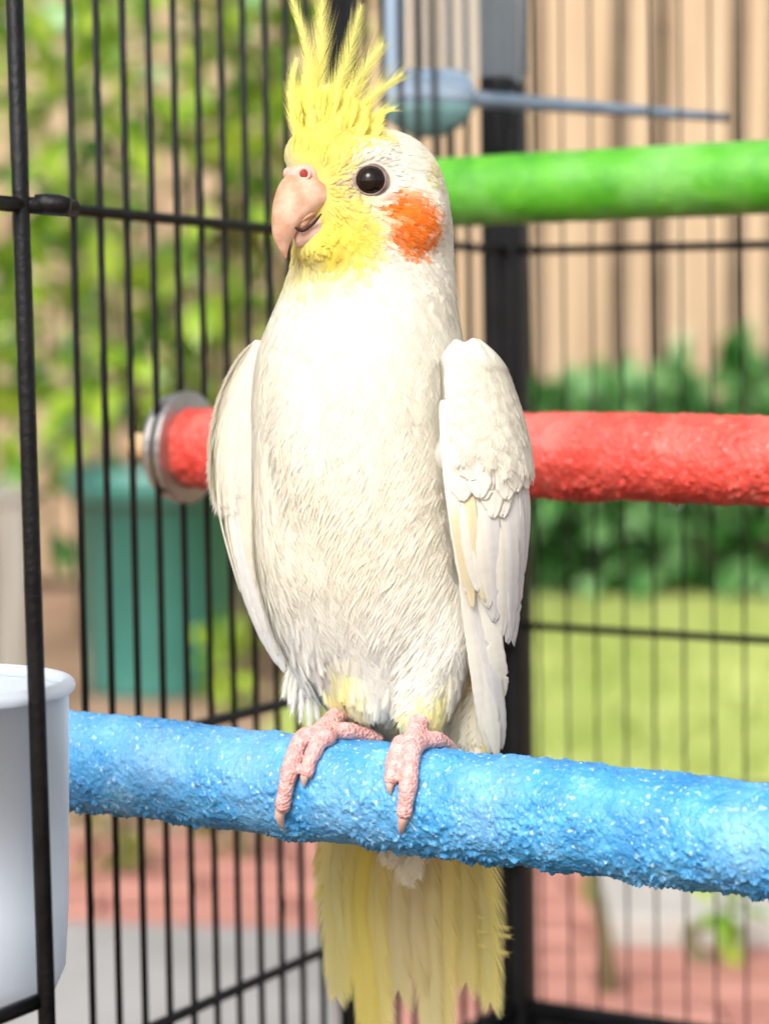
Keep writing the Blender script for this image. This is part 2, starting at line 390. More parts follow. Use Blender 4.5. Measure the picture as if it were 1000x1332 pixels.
shrub('leafy_shrub', 'tall mid-green shrub growing between teal pot and fence', 'shrub', gp(110, 5.9), [(-.1, 0, 1.3), (.12, 0, 1.5), (0, 0, 1.1)],
      [(-.2, 0, 1.0, .35, .2, .35), (.1, 0, .8, .3, .2, .35), (.25, 0, 1.4, .35, .2, .35), (-.3, 0, 1.6, .3, .2, .3), (.0, 0, .5, .3, .2, .3)], 220, .45, 'leaf_green', 6, size=(.09, .17))
shrub('olive_shrub', 'yellow-olive shrub growing beside the teal pot in front of fence', 'shrub', gp(335, 5.5), [(-.05, 0, 1.2), (.05, 0, 1.6), (.1, 0, .9)],
      [(0, 0, .75, .16, .15, .35), (-.02, 0, 1.2, .17, .15, .4), (.03, 0, 1.55, .2, .15, .25), (.0, 0, .4, .2, .15, .3)], 330, .4, 'leaf_olive', 8, size=(.08, .14))
shrub('corner_shrub', 'bright lime shrub beside the pale weathered post', 'shrub', gp(-20, 5.2), [(0, 0, 1.1), (.12, 0, 1.3), (-.1, 0, 1.2)],
      [(0, 0, .7, .25, .2, .4), (.05, 0, 1.1, .28, .2, .35), (-.1, 0, 1.45, .3, .2, .25)], 260, .5, 'leaf_lime', 9, size=(.09, .16))
# hedge plants behind the lawn
specs = [(712, 6.75, .24, .66, 'leaf_green', 'glossy green hedge bush growing beside the corner post by the fence'),
         (800, 6.70, .26, .58, 'leaf_green', 'lower mid-green hedge bush between its taller neighbours at the fence'),
         (890, 6.62, .28, .70, 'leaf_dark', 'dark green broad-leaved hedge bush with shaded hollow at the fence'),
         (985, 6.68, .30, .74, 'leaf_green', 'tallest green hedge bush at the open end of the hedge row'),
         (610, 6.75, .24, .60, 'leaf_dark', 'dark hedge bush mostly hidden behind the cockatiel at the fence')]
for i, (px, dist, rx, h, mt, lb) in enumerate(specs):
    shrub('hedge_bush', lb, 'bush', gp(px, dist), [(-.08, 0, h*.6), (.08, 0, h*.7), (0, 0, h*.5)],
          [(0, 0, h*.28, rx, .2, h*.28), (-rx*.4, 0, h*.6, rx*.75, .2, h*.3), (rx*.4, -.02, h*.66, rx*.75, .2, h*.32)], 300, .42, mt, 20+i, 'hedge bushes along the fence', (.10, .19))
# small plants
shrub('lime_weed', 'small lime-green weed growing at the foot of the teal pot', 'weed', gp(292, 4.55), [(0, 0, .1)], [(0, 0, .09, .07, .05, .08)], 34, .5, 'leaf_lime', 31, size=(.05, .09))
shrub('trailing_weed', 'yellow-green weed sprouting between pavers near the side bars', 'weed', gp(140, 2.95, .03), [(0, 0, .08), (.03, 0, .1)], [(0, 0, .06, .03, .03, .07)], 22, .35, 'leaf_olive', 32, size=(.04, .08))
shrub('low_weed', 'low olive weed sprouting at the paver edge near the tail', 'weed', gp(308, 3.05, .03), [(0, 0, .05)], [(0, 0, .03, .04, .03, .03)], 18, .45, 'leaf_olive', 33, size=(.03, .06))
shrub('stalk_weed', 'thin leaning green stalk growing up beside the off-white slab', 'weed', gp(806, 2.40, .03), [(-.035, .0, .17)], [(-.028, 0, .15, .006, .01, .02)], 5, .25, 'leaf_olive', 34, size=(.03, .06))
shrub('slab_weed', 'small green sprig growing at the edge of the off-white slab', 'weed', gp(946, 2.50, .03), [(0, 0, .06)], [(0, 0, .07, .018, .02, .035)], 14, .5, 'leaf_lime', 35, size=(.03, .05))
pp = empty('garden_post', gp(16, 4.6)); tag(pp, 'pale weathered timber post standing beside the teal pot', 'post')
V, f = box_np((pp.location.x-.033, 4.57, 0), (pp.location.x+.033, 4.635, .42)); link('post_shaft', bevel_me(mesh_py('post_shaft', V, f), .005, 2), M['pale_post'], pp)
V, f = box_np((pp.location.x-.040, 4.563, .415), (pp.location.x+.040, 4.642, .445)); link('post_cap', bevel_me(mesh_py('post_cap', V, f), .006, 2), M['pale_post'], pp)

# ------------------------------------------------------------------ cage
TH = R(28.5)
A = Vector((math.sin(TH), math.cos(TH), 0)); Bv = Vector((math.cos(TH), -math.sin(TH), 0))
CY = 1.186; CORNER = Vector((-.5808+.543*CY, CY, 0))       # corner post position on the ground plan
LEAN = .016
def cz(p, z): return Vector((p.x-LEAN*(z-.70)-.0, p.y, z))   # the cage leans a touch
ZB, ZT = .70-.338, 1.06
cage = empty('bird_cage', (CORNER.x, CORNER.y, 0)); tag(cage, 'black wire bird cage with open front on slim corner posts', 'cage')
def rod(name, p, q, r, parent=cage, mat='black', seg=10, jit=0):
    V, f = tube_np([np.array(p), np.array(q)], [r, r], seg); return link(name, mesh_py(name, V, f), M[mat], parent)
def cross(p, q, r): return rod('rail', p, q, r)
DEPTH_L, WIDTH = .635, .60
def along(base, dirv, t, z): return cz(base+dirv*t, z)
def bar_row(base, dirv, length, spacing, r, z0, z1, ph=1.0):
    t0 = cz(base, z0); V, f = tube_np([np.array(cz(base, z0)), np.array(cz(base, z1))], [r, r], 10)
    me = mesh_py('bar', V, f); me.materials.append(M['black']); n_ = int(length/spacing)
    for i in range(n_):
        o = link('bar', me, None, cage); o.location = Vector(o.location)+dirv*((i+ph)*spacing)
bar_row(CORNER, -A, .392, .0173, .0014, ZB, ZT, .5)
bar_row(CORNER, Bv, WIDTH-.01, .0158, .0007, ZB, ZT)
FL = CORNER-A*DEPTH_L; BR = CORNER+Bv*WIDTH; FR = FL+Bv*WIDTH
# corner posts down to the ground
def post(p, w_=.0088):
    V, f = box_np((-w_, -w_, 0), (w_, w_, ZT+.01)); rot = Matrix.Rotation(-TH, 3, 'Z')
    V = np.array([list(rot@Vector(v)) for v in V]); V = np.array([list(cz(Vector((p.x+v[0], p.y+v[1], 0)), v[2])) for v in V])
    return link('corner_post', bevel_me(mesh_py('corner_post', V, f), .0022, 2), M['black'], cage)
for p in (CORNER, FL, BR, FR): post(p)
# rails: left wall heights read from the photograph
zt = zrow(328, CY); zm = zrow(813, CY)
ZX = .70-.262
for z in (zt, .5525, ZX): rod('rail', cz(CORNER-A*.004+Bv*.003, z), cz(FL, z), .0022)
for z in (zt, zm): rod('rail', cz(CORNER-A*.003, z), cz(BR-A*.003, z), .0021)
for z in (ZB, ZT):
    for p, q in ((CORNER, FL), (CORNER, BR), (FL, FR), (BR, FR)):
        rod('frame_rail', cz(p, z), cz(q, z), .0055)
# stile in the middle of the side wall, behind the bird
def on_left(px):     # point of the side wall seen at picture column px
    k_ = (px-500)/F; Y = .5808/(.543-k_); return Vector((k_*Y, Y, 0))
p = on_left(452); V, f = box_np((-.0085, -.004, ZB), (.0085, .004, ZT)); rot = Matrix.Rotation(-TH+math.pi/2, 3, 'Z')
V = np.array([list(rot@Vector(v)) for v in V]); V = np.array([list(cz(Vector((p.x+v[0], p.y+v[1], 0)), v[2])) for v in V])
link('stile', bevel_me(mesh_py('stile', V, f), .0015, 2), M['black'], cage)
# shallow base tray
def quad_ring(pts, z0, z1, inset, floor):
    c = sum(pts, Vector())/4
    V = []; 
    for s, z in ((1, z0), (1, z1), (1-inset, z1), (1-inset, floor)):
        for q in pts: V.append(list(cz(c+(q-c)*s, z)))
    f = []
    for k_ in range(3):
        for i in range(4): f.append((k_*4+i, k_*4+(i+1) % 4, (k_+1)*4+(i+1) % 4, (k_+1)*4+i))
    f.append((12, 13, 14, 15)); f.append((3, 2, 1, 0)); return V, f
V, f = quad_ring([CORNER+A*.012-Bv*.012, BR+A*.012+Bv*.012, FR-A*.012+Bv*.012, FL-A*.012-Bv*.012], ZB-.05, ZB-.007, .03, ZB-.045)
link('base_tray', fix_normals(mesh_py('base_tray', V, f)), M['black'], cage, smooth=False)
# door: hinged on the thick front rod, swung open towards the viewer
DD = .617
hp0 = at(18, -40, DD); hp1 = at(62, 1345, DD*.995)
dirr = (hp1-hp0).normalized()
top_t = (ZT-hp0.z)/dirr.z; bot_t = (ZB-hp0.z)/dirr.z
door = rod('door', hp0+dirr*top_t, hp0+dirr*bot_t, .0024)
def drod(p, q, r): return rod('door_rod', p, q, r, door)
a1 = at(30, 267, DD); a2 = at(59, 1299, DD)
for a_, ext in ((a1, .03), (a2, 0)):
    drod(a_+A*ext*0, a_-A*.15, .0021)
for i in range(1, 9):
    s = -A*(.0173*i); drod(a1+s+Vector((0, 0, .16)), a2+s+Vector((0, 0, -.02)), .0014) if i > 4 else None
drod(a1+Vector((0, 0, .16)), a1+Vector((0, 0, .16))-A*.15, .0021)
# hinge sleeve on the rail
q0 = at(26, 266, DD*.999); q1 = at(98, 271, DD+.012)
drod(q0, q1, .0023)
V, f = tube_np(np.array([np.array(at(x_, y_, DD+.004)) for x_, y_ in ((46, 264), (60, 265), (76, 266), (92, 268))]), [.0024, .0028, .0027, .0023], 12)
link('hinge_sleeve', mesh_py('hinge_sleeve', V, f), M['black'], door)

# ------------------------------------------------------------------ perches
class Axis:
    def __init__(s, p, q): s.p = np.array(p); s.q = np.array(q); s.L = np.linalg.norm(s.q-s.p); s.u = (s.q-s.p)/s.L
def perch_mesh(name, ax, r, amp, nl, ns, seed, taper=1.0, chunk=1.0):
    u = ax.u; up = np.array([0, 0, 1.0]); up = up-u*(up@u); up /= np.linalg.norm(up); fr = np.cross(u, up)
    t = np.linspace(0, 1, nl); a = np.linspace(0, 2*np.pi, ns, endpoint=False)
    C = ax.p[None]+u[None]*(t*ax.L)[:, None]
    Nn = np.cos(a)[:, None]*up+np.sin(a)[:, None]*fr
    base = (C[:, None]+r*Nn[None]).reshape(-1, 3); nrm = np.broadcast_to(Nn[None], (nl, ns, 3)).reshape(-1, 3)
    big = fbm(base*70+seed, 3)-.5
    cell = fbm(base*260*chunk+seed*3, 3, .6); ridg = 1-np.abs(2*cell-1)
    fine = fbm(base*620*chunk+seed*5, 3, .6)
    patch = np.clip((fbm(base*110+seed*7, 2)-.30)/.35, 0, 1)
    crumb = np.clip(fine-.52, 0, 1)*2.2
    bott = np.clip(.75-.5*nrm[:, 2], .35, 1.2)
    disp = amp*(1.5*big+1.9*(cell-.5)+.8*ridg*patch+2.8*crumb*patch*bott+.9*(fine-.5))
    Vv = base+nrm*disp[:, None]
    f = grid_faces(nl, ns, True)
    flat = f.ravel(); sizes = np.full(len(f), 4)
    c0 = len(Vv); Vv = np.concatenate([Vv, [ax.p], [ax.q]])
    j = np.arange(ns); t0 = np.stack([(j+1) % ns, j, np.full(ns, c0)], 1); o_ = (nl-1)*ns
    t1 = np.stack([o_+j, o_+(j+1) % ns, np.full(ns, c0+1)], 1)
    flat = np.concatenate([flat, t0.ravel(), t1.ravel()]); sizes = np.concatenate([sizes, np.full(2*ns, 3)])
    return mesh_np(name, Vv, flat, sizes)
PR = 67.0*PX
def perch_axis(x0, y0, dep0, x1, y1):
    """axis through pixel (x0,y0) at depth dep0, running along the back wall direction to the column x1,row y1"""
    p0 = np.array(at(x0, y0, dep0)); k1 = (x1-500)/F
    # point along Bv (horizontal heading) that is seen at column x1
    # solve for t: ((p0+t*Bv) x) / depth = k1, depth measured along FWD with row y1
    d1 = dep0
    for _ in range(30):
        q = np.array(at(x1, y1, d1)); h = q-p0
        # heading error: want h.x/h.y = Bv.x/Bv.y
        want = p0[1]+h[0]*Bv.y/Bv.x
        d1 += (want-q[1])
    return p0, np.array(at(x1, y1, d1))
def make_perch(name, label, ax, mat, amp, nl, ns, seed, chunk=1.0):
    e = empty(name, tuple(ax.p)); tag(e, label, 'perch', 'bolt-on rough perches')
    link('perch_bar', perch_mesh('perch_bar', ax, PR, amp, nl, ns, seed, chunk=chunk), M[mat], e)
    u = ax.u
    def disc(nm, a_, b_, r_, mt, parent=e): V, f = tube_np([ax.p+u*a_, ax.p+u*b_], [r_, r_], 28); me = mesh_py(nm, V, f); return link(nm, bevel_me(me, min(abs(b_-a_)*.3, .0006), 2), M[mt], parent)
    disc('washer', -.0024, .0006, .0225, 'washer')
    disc('outer_washer', -.0082, -.0050, .0210, 'washer')
    disc('bolt', -.020, -.0005, .0035, 'washer')
    disc('dowel_end', -.0270, -.0080, .0054, 'wood')
    return e
def wall_end(p0, p1):     # extend the axis to the side wall, just inside the bars
    u = (p1-p0)/np.linalg.norm(p1-p0); n_ = np.array([Bv.x, Bv.y, 0]); c = np.array(CORNER)+n_*.0048
    c = np.array(cz(Vector(c), p0[2])); t = ((c-p0)@n_)/(u@n_); return p0+u*t
b0, b1 = perch_axis(490, 1034, .69, 1000, 1093)
BL = Axis(wall_end(b0, b1), b0+(b1-b0)/np.linalg.norm(b1-b0)*.17)
make_perch('blue_perch', 'light blue rough cement perch carrying the cockatiel', BL, 'blue', .00068, 1500, 230, 3)
r0, r1 = perch_axis(690, 592, .845, 1000, 599)
RL = Axis(wall_end(r0, r1), r0+(r1-r0)/np.linalg.norm(r1-r0)*.16)
make_perch('red_perch', 'red rough cement perch with metal washer behind the cockatiel', RL, 'red', .0006, 800, 150, 8)
g0, g1 = perch_axis(690, 245, 1.02, 1000, 230)
GL = Axis(wall_end(g0, g1), g0+(g1-g0)/np.linalg.norm(g1-g0)*.2)
make_perch('green_perch', 'bright green smooth perch behind the head of the cockatiel', GL, 'green', .00022, 500, 100, 12, .6)

# ------------------------------------------------------------------ feather builders
def barbs(P0, T, Nn, L, W, K, color, lift=.10, curl=.10, fwd=.55, camber=.10, rough=.25, seed=1, surfN=None, nblend=.65, prof=(.45, .5), gap=1.5, nv_=.15, fitted=False):
    """many small feathers, each a shaft with K barbs per side; returns V, flat faces, sizes, colours, normals"""
    r = np.random.default_rng(seed); m = len(P0)
    if not fitted: T = T-Nn*(T*Nn).sum(1)[:, None]
    T = T/(np.linalg.norm(T, axis=1)[:, None]+1e-9)
    if fitted: Nn = Nn-T*(T*Nn).sum(1)[:, None]; Nn = Nn/(np.linalg.norm(Nn, axis=1)[:, None]+1e-9)
    S = np.cross(Nn, T)
    L = np.broadcast_to(L, (m,)); W = np.broadcast_to(W, (m,))
    k = (np.arange(K)+.5)/K
    def Rp(s):            # s (m,q) -> (m,q,3)
        return (P0[:, None]+T[:, None]*(L[:, None]*s)[..., None]+Nn[:, None]*(L[:, None]*(np.reshape(np.broadcast_to(lift, (m,)), (m, 1))*s-np.reshape(np.broadcast_to(curl, (m,)), (m, 1))*s*s))[..., None])
    ntilt = r.normal(0, nv_, (m, 3)); out_v, out_n = [], []
    for side in (-1, 1):
        s = np.clip(k[None]+r.normal(0, .25/K, (m, K)), 0.01, .99)
        pr = (s**prof[0])*((1-s)**prof[1])*1.9
        jit = 1+r.normal(0, rough, (m, K)); wl = W[:, None]*.5*np.clip(pr, .12, 2)*np.clip(jit, .45, 1.7)
        fw = fwd*(1+s*.8)*wl+L[:, None]*.05
        hw = (L[:, None]/K*gap*.5)*np.ones_like(s)
        base = Rp(s)
        dirS = S[:, None]*(side*wl)[..., None]
        fwdv = T[:, None]*fw[..., None]
        nj = r.normal(0, .008, (m, K))*W[:, None]
        mid = base+dirS*.55+fwdv*.45+Nn[:, None]*((camber*wl*.55)+nj*.5)[..., None]
        tip = base+dirS+fwdv*(1+r.normal(0, .15, (m, K)))[..., None]+Nn[:, None]*(nj-camber*wl*.6)[..., None]
        tv = T[:, None]*hw[..., None]
        quad = np.stack([base-tv, base+tv, mid+tv*.8, mid-tv*.8, tip], 2)      # m,K,5,3
        out_v.append(quad)
        sn = (Nn[:, None]+S[:, None]*side*.28+ntilt[:, None]+r.normal(0, nv_*.18, (m, K, 3)))
        out_n.append(np.broadcast_to(sn[:, :, None], quad.shape))
    V = np.concatenate([v.reshape(m, -1, 3) for v in out_v], 1); NN = np.concatenate([v.reshape(m, -1, 3) for v in out_n], 1)
    nb = 2*K; V = V.reshape(-1, 3); NN = NN.reshape(-1, 3)
    NN = NN/np.linalg.norm(NN, axis=1)[:, None]
    flat, sizes = oriented(V, NN, m*nb)
    cj = np.clip(1+r.normal(0, .03, (m, 1)), .85, 1.1)
    c = np.repeat(np.clip(color*cj, 0, .95), nb*5, axis=0)
    return V, flat, sizes, c, NN
def oriented(V, NN, nblade):
    """face list for 5-point blades, each wound so that its face agrees with the given normal"""
    q = V.reshape(nblade, 5, 3); g_n = np.cross(q[:, 2]-q[:, 0], q[:, 3]-q[:, 1]); flip = (g_n*NN.reshape(nblade, 5, 3)[:, 0]).sum(1) < 0
    f = np.where(flip[:, None], np.array([3, 2, 1, 0, 4, 2, 3])[None], np.array([0, 1, 2, 3, 3, 2, 4])[None])
    return (f+5*np.arange(nblade)[:, None]).ravel(), np.tile([4, 3], nblade)
def cat(sets):
    Vs, Fs, Ss, Cs, Ns, o = [], [], [], [], [], 0
    for V, f, s, c, n_ in sets: Vs.append(V); Fs.append(f+o); Ss.append(s); Cs.append(c); Ns.append(n_); o += len(V)
    return np.concatenate(Vs), np.concatenate(Fs), np.concatenate(Ss), np.concatenate(Cs), np.concatenate(Ns)
def feather_mesh(name, sets, normals=True):
    V, f, s, c, n_ = cat(sets) if isinstance(sets, list) else sets
    return mesh_np(name, V, f, s, c, n_ if normals else None)
def plume(path, width, K, nrm, color, fwd=1.2, seed=0, prof=(.3, .45), rough=.2, tipcol=None, gap=1.3, split=0.0, asym=1.0):
    """one long feather on a curved shaft (world points): barbs of their own plus a thin shaft"""
    r = np.random.default_rng(seed); n_ = 40; C = catmull(path, n_)
    T = np.gradient(C, axis=0); Ln = np.linalg.norm(T, axis=1).sum(); T /= np.linalg.norm(T, axis=1)[:, None]
    nrm = np.array(nrm)/np.linalg.norm(nrm); Nn = nrm[None]-T*(T@nrm)[:, None]; Nn /= np.linalg.norm(Nn, axis=1)[:, None]; S = np.cross(Nn, T)
    V, NN, cc = [], [], []
    for side in (-1, 1):
        s = np.clip((np.arange(K)+.5)/K+r.normal(0, .3/K, K), 0, .995); x = s*(n_-1); i = np.clip(x.astype(int), 0, n_-2); fr = (x-i)[:, None]
        b_ = C[i]*(1-fr)+C[i+1]*fr; t_ = T[i]; S_ = S[i]; N_ = Nn[i]
        pr = np.clip((s**prof[0])*((1-s)**prof[1])*1.6, .10, 2)*np.clip(1+r.normal(0, rough, K), .4, 1.6)
        wl = width*.5*pr*(asym if side > 0 else 1)
        if split: wl = wl*(1-split*(r.random(K) < .12))
        hw = Ln/K*gap*.5
        f_ = fwd*wl*(1+s*.9)
        nj = r.normal(0, .04, K)*width
        mid = b_+S_*(side*wl*.55)[:, None]+t_*(f_*.5)[:, None]+N_*(wl*.08+nj*.4)[:, None]
        tip = b_+S_*(side*wl)[:, None]+t_*(f_*1.15)[:, None]+N_*(nj-wl*.10)[:, None]
        tv = t_*hw
        V.append(np.stack([b_-tv, b_+tv, mid+tv*.6, mid-tv*.6, tip], 1)); NN.append(np.broadcast_to((N_+S_*side*.3)[:, None], (K, 5, 3)))
        cb = np.array(color)[None]*np.ones((K, 1))
        if tipcol is not None: cb = cb*(1-s[:, None])+np.array(tipcol)[None]*s[:, None]
        cc.append(np.repeat(cb[:, None], 5, 1))
    V = np.concatenate(V).reshape(-1, 3); NN = np.concatenate(NN).reshape(-1, 3); cc = np.concatenate(cc).reshape(-1, 3)
    flat, sizes = oriented(V, NN, 2*K)
    tvv, tf = tube_np(C, np.linspace(width*.035, width*.008, n_), 6)
    o = len(V); V = np.concatenate([V, tvv]); NN = np.concatenate([NN, np.repeat(Nn, 6, 0)]); cc = np.concatenate([cc, np.tile(np.array(color)*.97, (len(tvv), 1))])
    fl = [np.array(q_)+o for q_ in tf]; flat = np.concatenate([flat]+fl); sizes = np.concatenate([sizes, [len(q_) for q_ in tf]])
    NN /= np.linalg.norm(NN, axis=1)[:, None]
    return V, flat, sizes, cc, NN
def vane(path, normals, width, color, edge=None, seed=0, n_=46, nw=9, ragged=.05, camber=.16, tip=.55, asym=0.0, notch=0):
    """solid flight feather: cambered blade with frayed edge, shaft ridge; path (k,3), normals (k,3)"""
    r = np.random.default_rng(seed); C = catmull(path, n_); Nn = catmull(normals, n_)
    T = np.gradient(C, axis=0); T /= np.linalg.norm(T, axis=1)[:, None]; Nn = Nn-T*(Nn*T).sum(1)[:, None]; Nn /= np.linalg.norm(Nn, axis=1)[:, None]; S = np.cross(Nn, T)
    s = np.linspace(0, 1, n_); ramp = np.clip(s/.25, 0, 1)**.5*.45+.55
    end = np.clip((1-s)/.16, 0, 1)**tip; prof = ramp*end
    V = []; q = np.linspace(-1, 1, nw); th = width*.006+.00006
    jl = 1-ragged*np.abs(r.normal(0, 1, n_)); jr = 1-ragged*np.abs(r.normal(0, 1, n_))
    for _ in range(notch):
        i = r.integers(int(n_*.5), n_-2); (jl if r.random() < .5 else jr)[i:i+1] *= r.uniform(.6, .85)
    top, bot = [], []
    for i in range(n_):
        wl = width*.5*prof[i]*(1-asym)*jl[i]; wr = width*.5*prof[i]*(1+asym)*jr[i]
        off = np.where(q < 0, q*wl, q*wr); h = width*camber*(1-q*q)*prof[i]*.5+np.exp(-(q/.09)**2)*width*.025
        fwd_ = np.abs(q)**1.4*width*.18*r.uniform(.8, 1.2)
        row = C[i]+S[i][None]*off[:, None]+Nn[i][None]*h[:, None]+T[i][None]*fwd_[:, None]
        top.append(row); bot.append(row-Nn[i][None]*th)
    V = np.concatenate([np.concatenate(top), np.concatenate(bot)]); f = grid_faces(n_, nw); o = n_*nw
    fb = f[:, ::-1]+o; rim = []
    for i in range(n_-1):
        for j in (0, nw-1):
            a = i*nw+j; b_ = (i+1)*nw+j; rim.append((a, b_, b_+o, a+o) if j == 0 else (b_, a, a+o, b_+o))
    for j in range(nw-1): rim.append((j+1, j, j+o, j+1+o)); e_ = (n_-1)*nw; rim.append((e_+j, e_+j+1, e_+j+1+o, e_+j+o))
    allf = np.concatenate([f, fb, np.array(rim)])
    # barb streaks: colour varies finely from row to row
    st = 1+r.normal(0, .018, (n_, 1)); cq = np.array(color)[None, None]*np.ones((n_, nw, 1))*st[..., None]
    if edge is not None:
        wq = np.clip(np.abs(q)**2, 0, 1)[None, :, None]; cq = cq*(1-wq)+np.array(edge)[None, None]*wq
    cq = np.clip(cq.reshape(-1, 3), 0, .95)
    return V, allf.ravel(), np.full(len(allf), 4), np.concatenate([cq, cq]), None
def vane_mesh(name, v): V, f, s, c, _ = v; return mesh_np(name, V, f, s, c)

# ------------------------------------------------------------------ cockatiel
WHITE = np.array([.90, .87, .77]); COOLW = np.array([.88, .87, .83]); YEL = np.array([.89, .75, .06]); PALEY = np.array([.89, .83, .30]); ORG = np.array([.89, .23, .025])
PSI = R(26)
bird = empty('cockatiel', tuple(BL.p*0+np.array(P(490, 968, 0)))); tag(bird, 'white cockatiel with yellow crested face and orange cheek standing on the blue perch', 'bird')
# horizontal rings: row y, centre x, half width, centre depth, half depth, yaw factor
RINGS = [(166, 487, 6, 18, 6, .2), (170, 486, 30, 18, 30, .2), (178, 482, 52, 16, 52, .2), (192, 476, 76, 14, 74, .2), (212, 472, 96, 12, 88, .2), (240, 474, 103, 10, 94, .2), (270, 480, 104, 10, 95, .2),
         (300, 484, 103, 10, 92, .3), (330, 484, 103, 12, 88, .5), (355, 483, 106, 14, 88, .8), (385, 479, 113, 16, 94, 1), (415, 474, 122, 18, 104, 1), (450, 470, 132, 20, 114, 1),
         (500, 469, 139, 22, 124, 1), (560, 472, 142, 26, 130, 1), (640, 474, 144, 32, 130, 1), (720, 475, 143, 42, 122, 1), (790, 482, 136, 54, 108, 1), (840, 490, 125, 66, 94, 1),
         (880, 500, 108, 78, 78, 1), (915, 508, 88, 90, 60, 1), (945, 516, 62, 100, 42, 1), (965, 522, 34, 108, 24, 1), (972, 525, 8, 112, 8, 1)]
RT = np.array(RINGS, float)
ys_d = np.linspace(RT[0, 0], RT[-1, 0], 240)
def _smooth(v, k=5):
    for _ in range(k): v = np.concatenate([[v[0]], (v[:-2]+2*v[1:-1]+v[2:])/4, [v[-1]]])
    return v
_bl = np.clip((ys_d-300)/80, 0, 1)*np.clip((960-ys_d)/40, 0, 1)
RD = np.stack([_smooth(np.interp(ys_d, RT[:, 0], RT[:, c]))*(1-_bl)+_smooth(np.interp(ys_d, RT[:, 0], RT[:, c]), 60)*_bl for c in range(1, 6)], 1)
def ring_at(y): return [np.interp(y, ys_d, RD[:, c]) for c in range(5)]
na = 64; ang = np.linspace(0, 2*np.pi, na, endpoint=False)
rows = []
for i, y in enumerate(ys_d):
    cx, hw, dc, hd, yw = RD[i]; ps = PSI*yw
    Vd = hd; U = math.sqrt(max(hw**2-(Vd*math.sin(ps))**2, 4))/math.cos(ps)
    u = U*np.cos(ang); v = Vd*np.sin(ang)
    rows.append(Pn(cx+u*math.cos(ps)+v*math.sin(ps), np.full(na, y), dc-u*math.sin(ps)+v*math.cos(ps)))
V = np.concatenate(rows); f = [tuple(q) for q in grid_faces(len(ys_d), na, True)]+[tuple(range(na)), tuple(range(len(V)-1, len(V)-na-1, -1))]
parts = [(V, f)]
def blob(x, y, d, rx, ry, rd):
    Vb, fb = sphere_np((0, 0, 0), 1, 12, 18); W_ = Pn(x+Vb[:, 0]*rx, y+Vb[:, 2]*ry, d+Vb[:, 1]*rd); return (W_, fb)
# thighs, forehead, cheek and chin volumes, all fused into one body surface
for (x0, y0, d0, ra, x1, y1, d1, rb) in ((432, 800, 56, 56, 452, 908, 62, 23), (566, 810, 10, 54, 550, 924, 2, 28)):
    for t in np.linspace(0, 1, 9):
        r_ = ra+(rb-ra)*t**.8; parts.append(blob(x0+(x1-x0)*t, y0+(y1-y0)*t, d0+(d1-d0)*t, r_, r_*1.05, r_))
parts.append(blob(425, 205, -8, 56, 46, 62)); parts.append(blob(420, 262, -18, 44, 60, 52)); parts.append(blob(525, 285, -38, 56, 58, 48))
parts.append(blob(430, 318, -30, 48, 34, 52)); parts.append(blob(470, 205, -45, 50, 26, 40)); parts.append(blob(440, 165, 8, 46, 34, 40)); parts.append(blob(420, 145, 6, 30, 34, 28))
# breast swell
parts.append(blob(462, 565, -40, 108, 150, 62)); parts.append(blob(492, 862, 40, 62, 68, 48))
Vb, fb = join_parts(parts)
body_me = remesh('body', Vb, fb, .0013, 22)
nv = len(body_me.vertices); bc = np.empty(nv*3, np.float32); body_me.vertices.foreach_get('co', bc); bc = bc.reshape(-1, 3).astype(float)
bn = np.empty(nv*3, np.float32); body_me.vertices.foreach_get('normal', bn); bn = bn.reshape(-1, 3).astype(float)

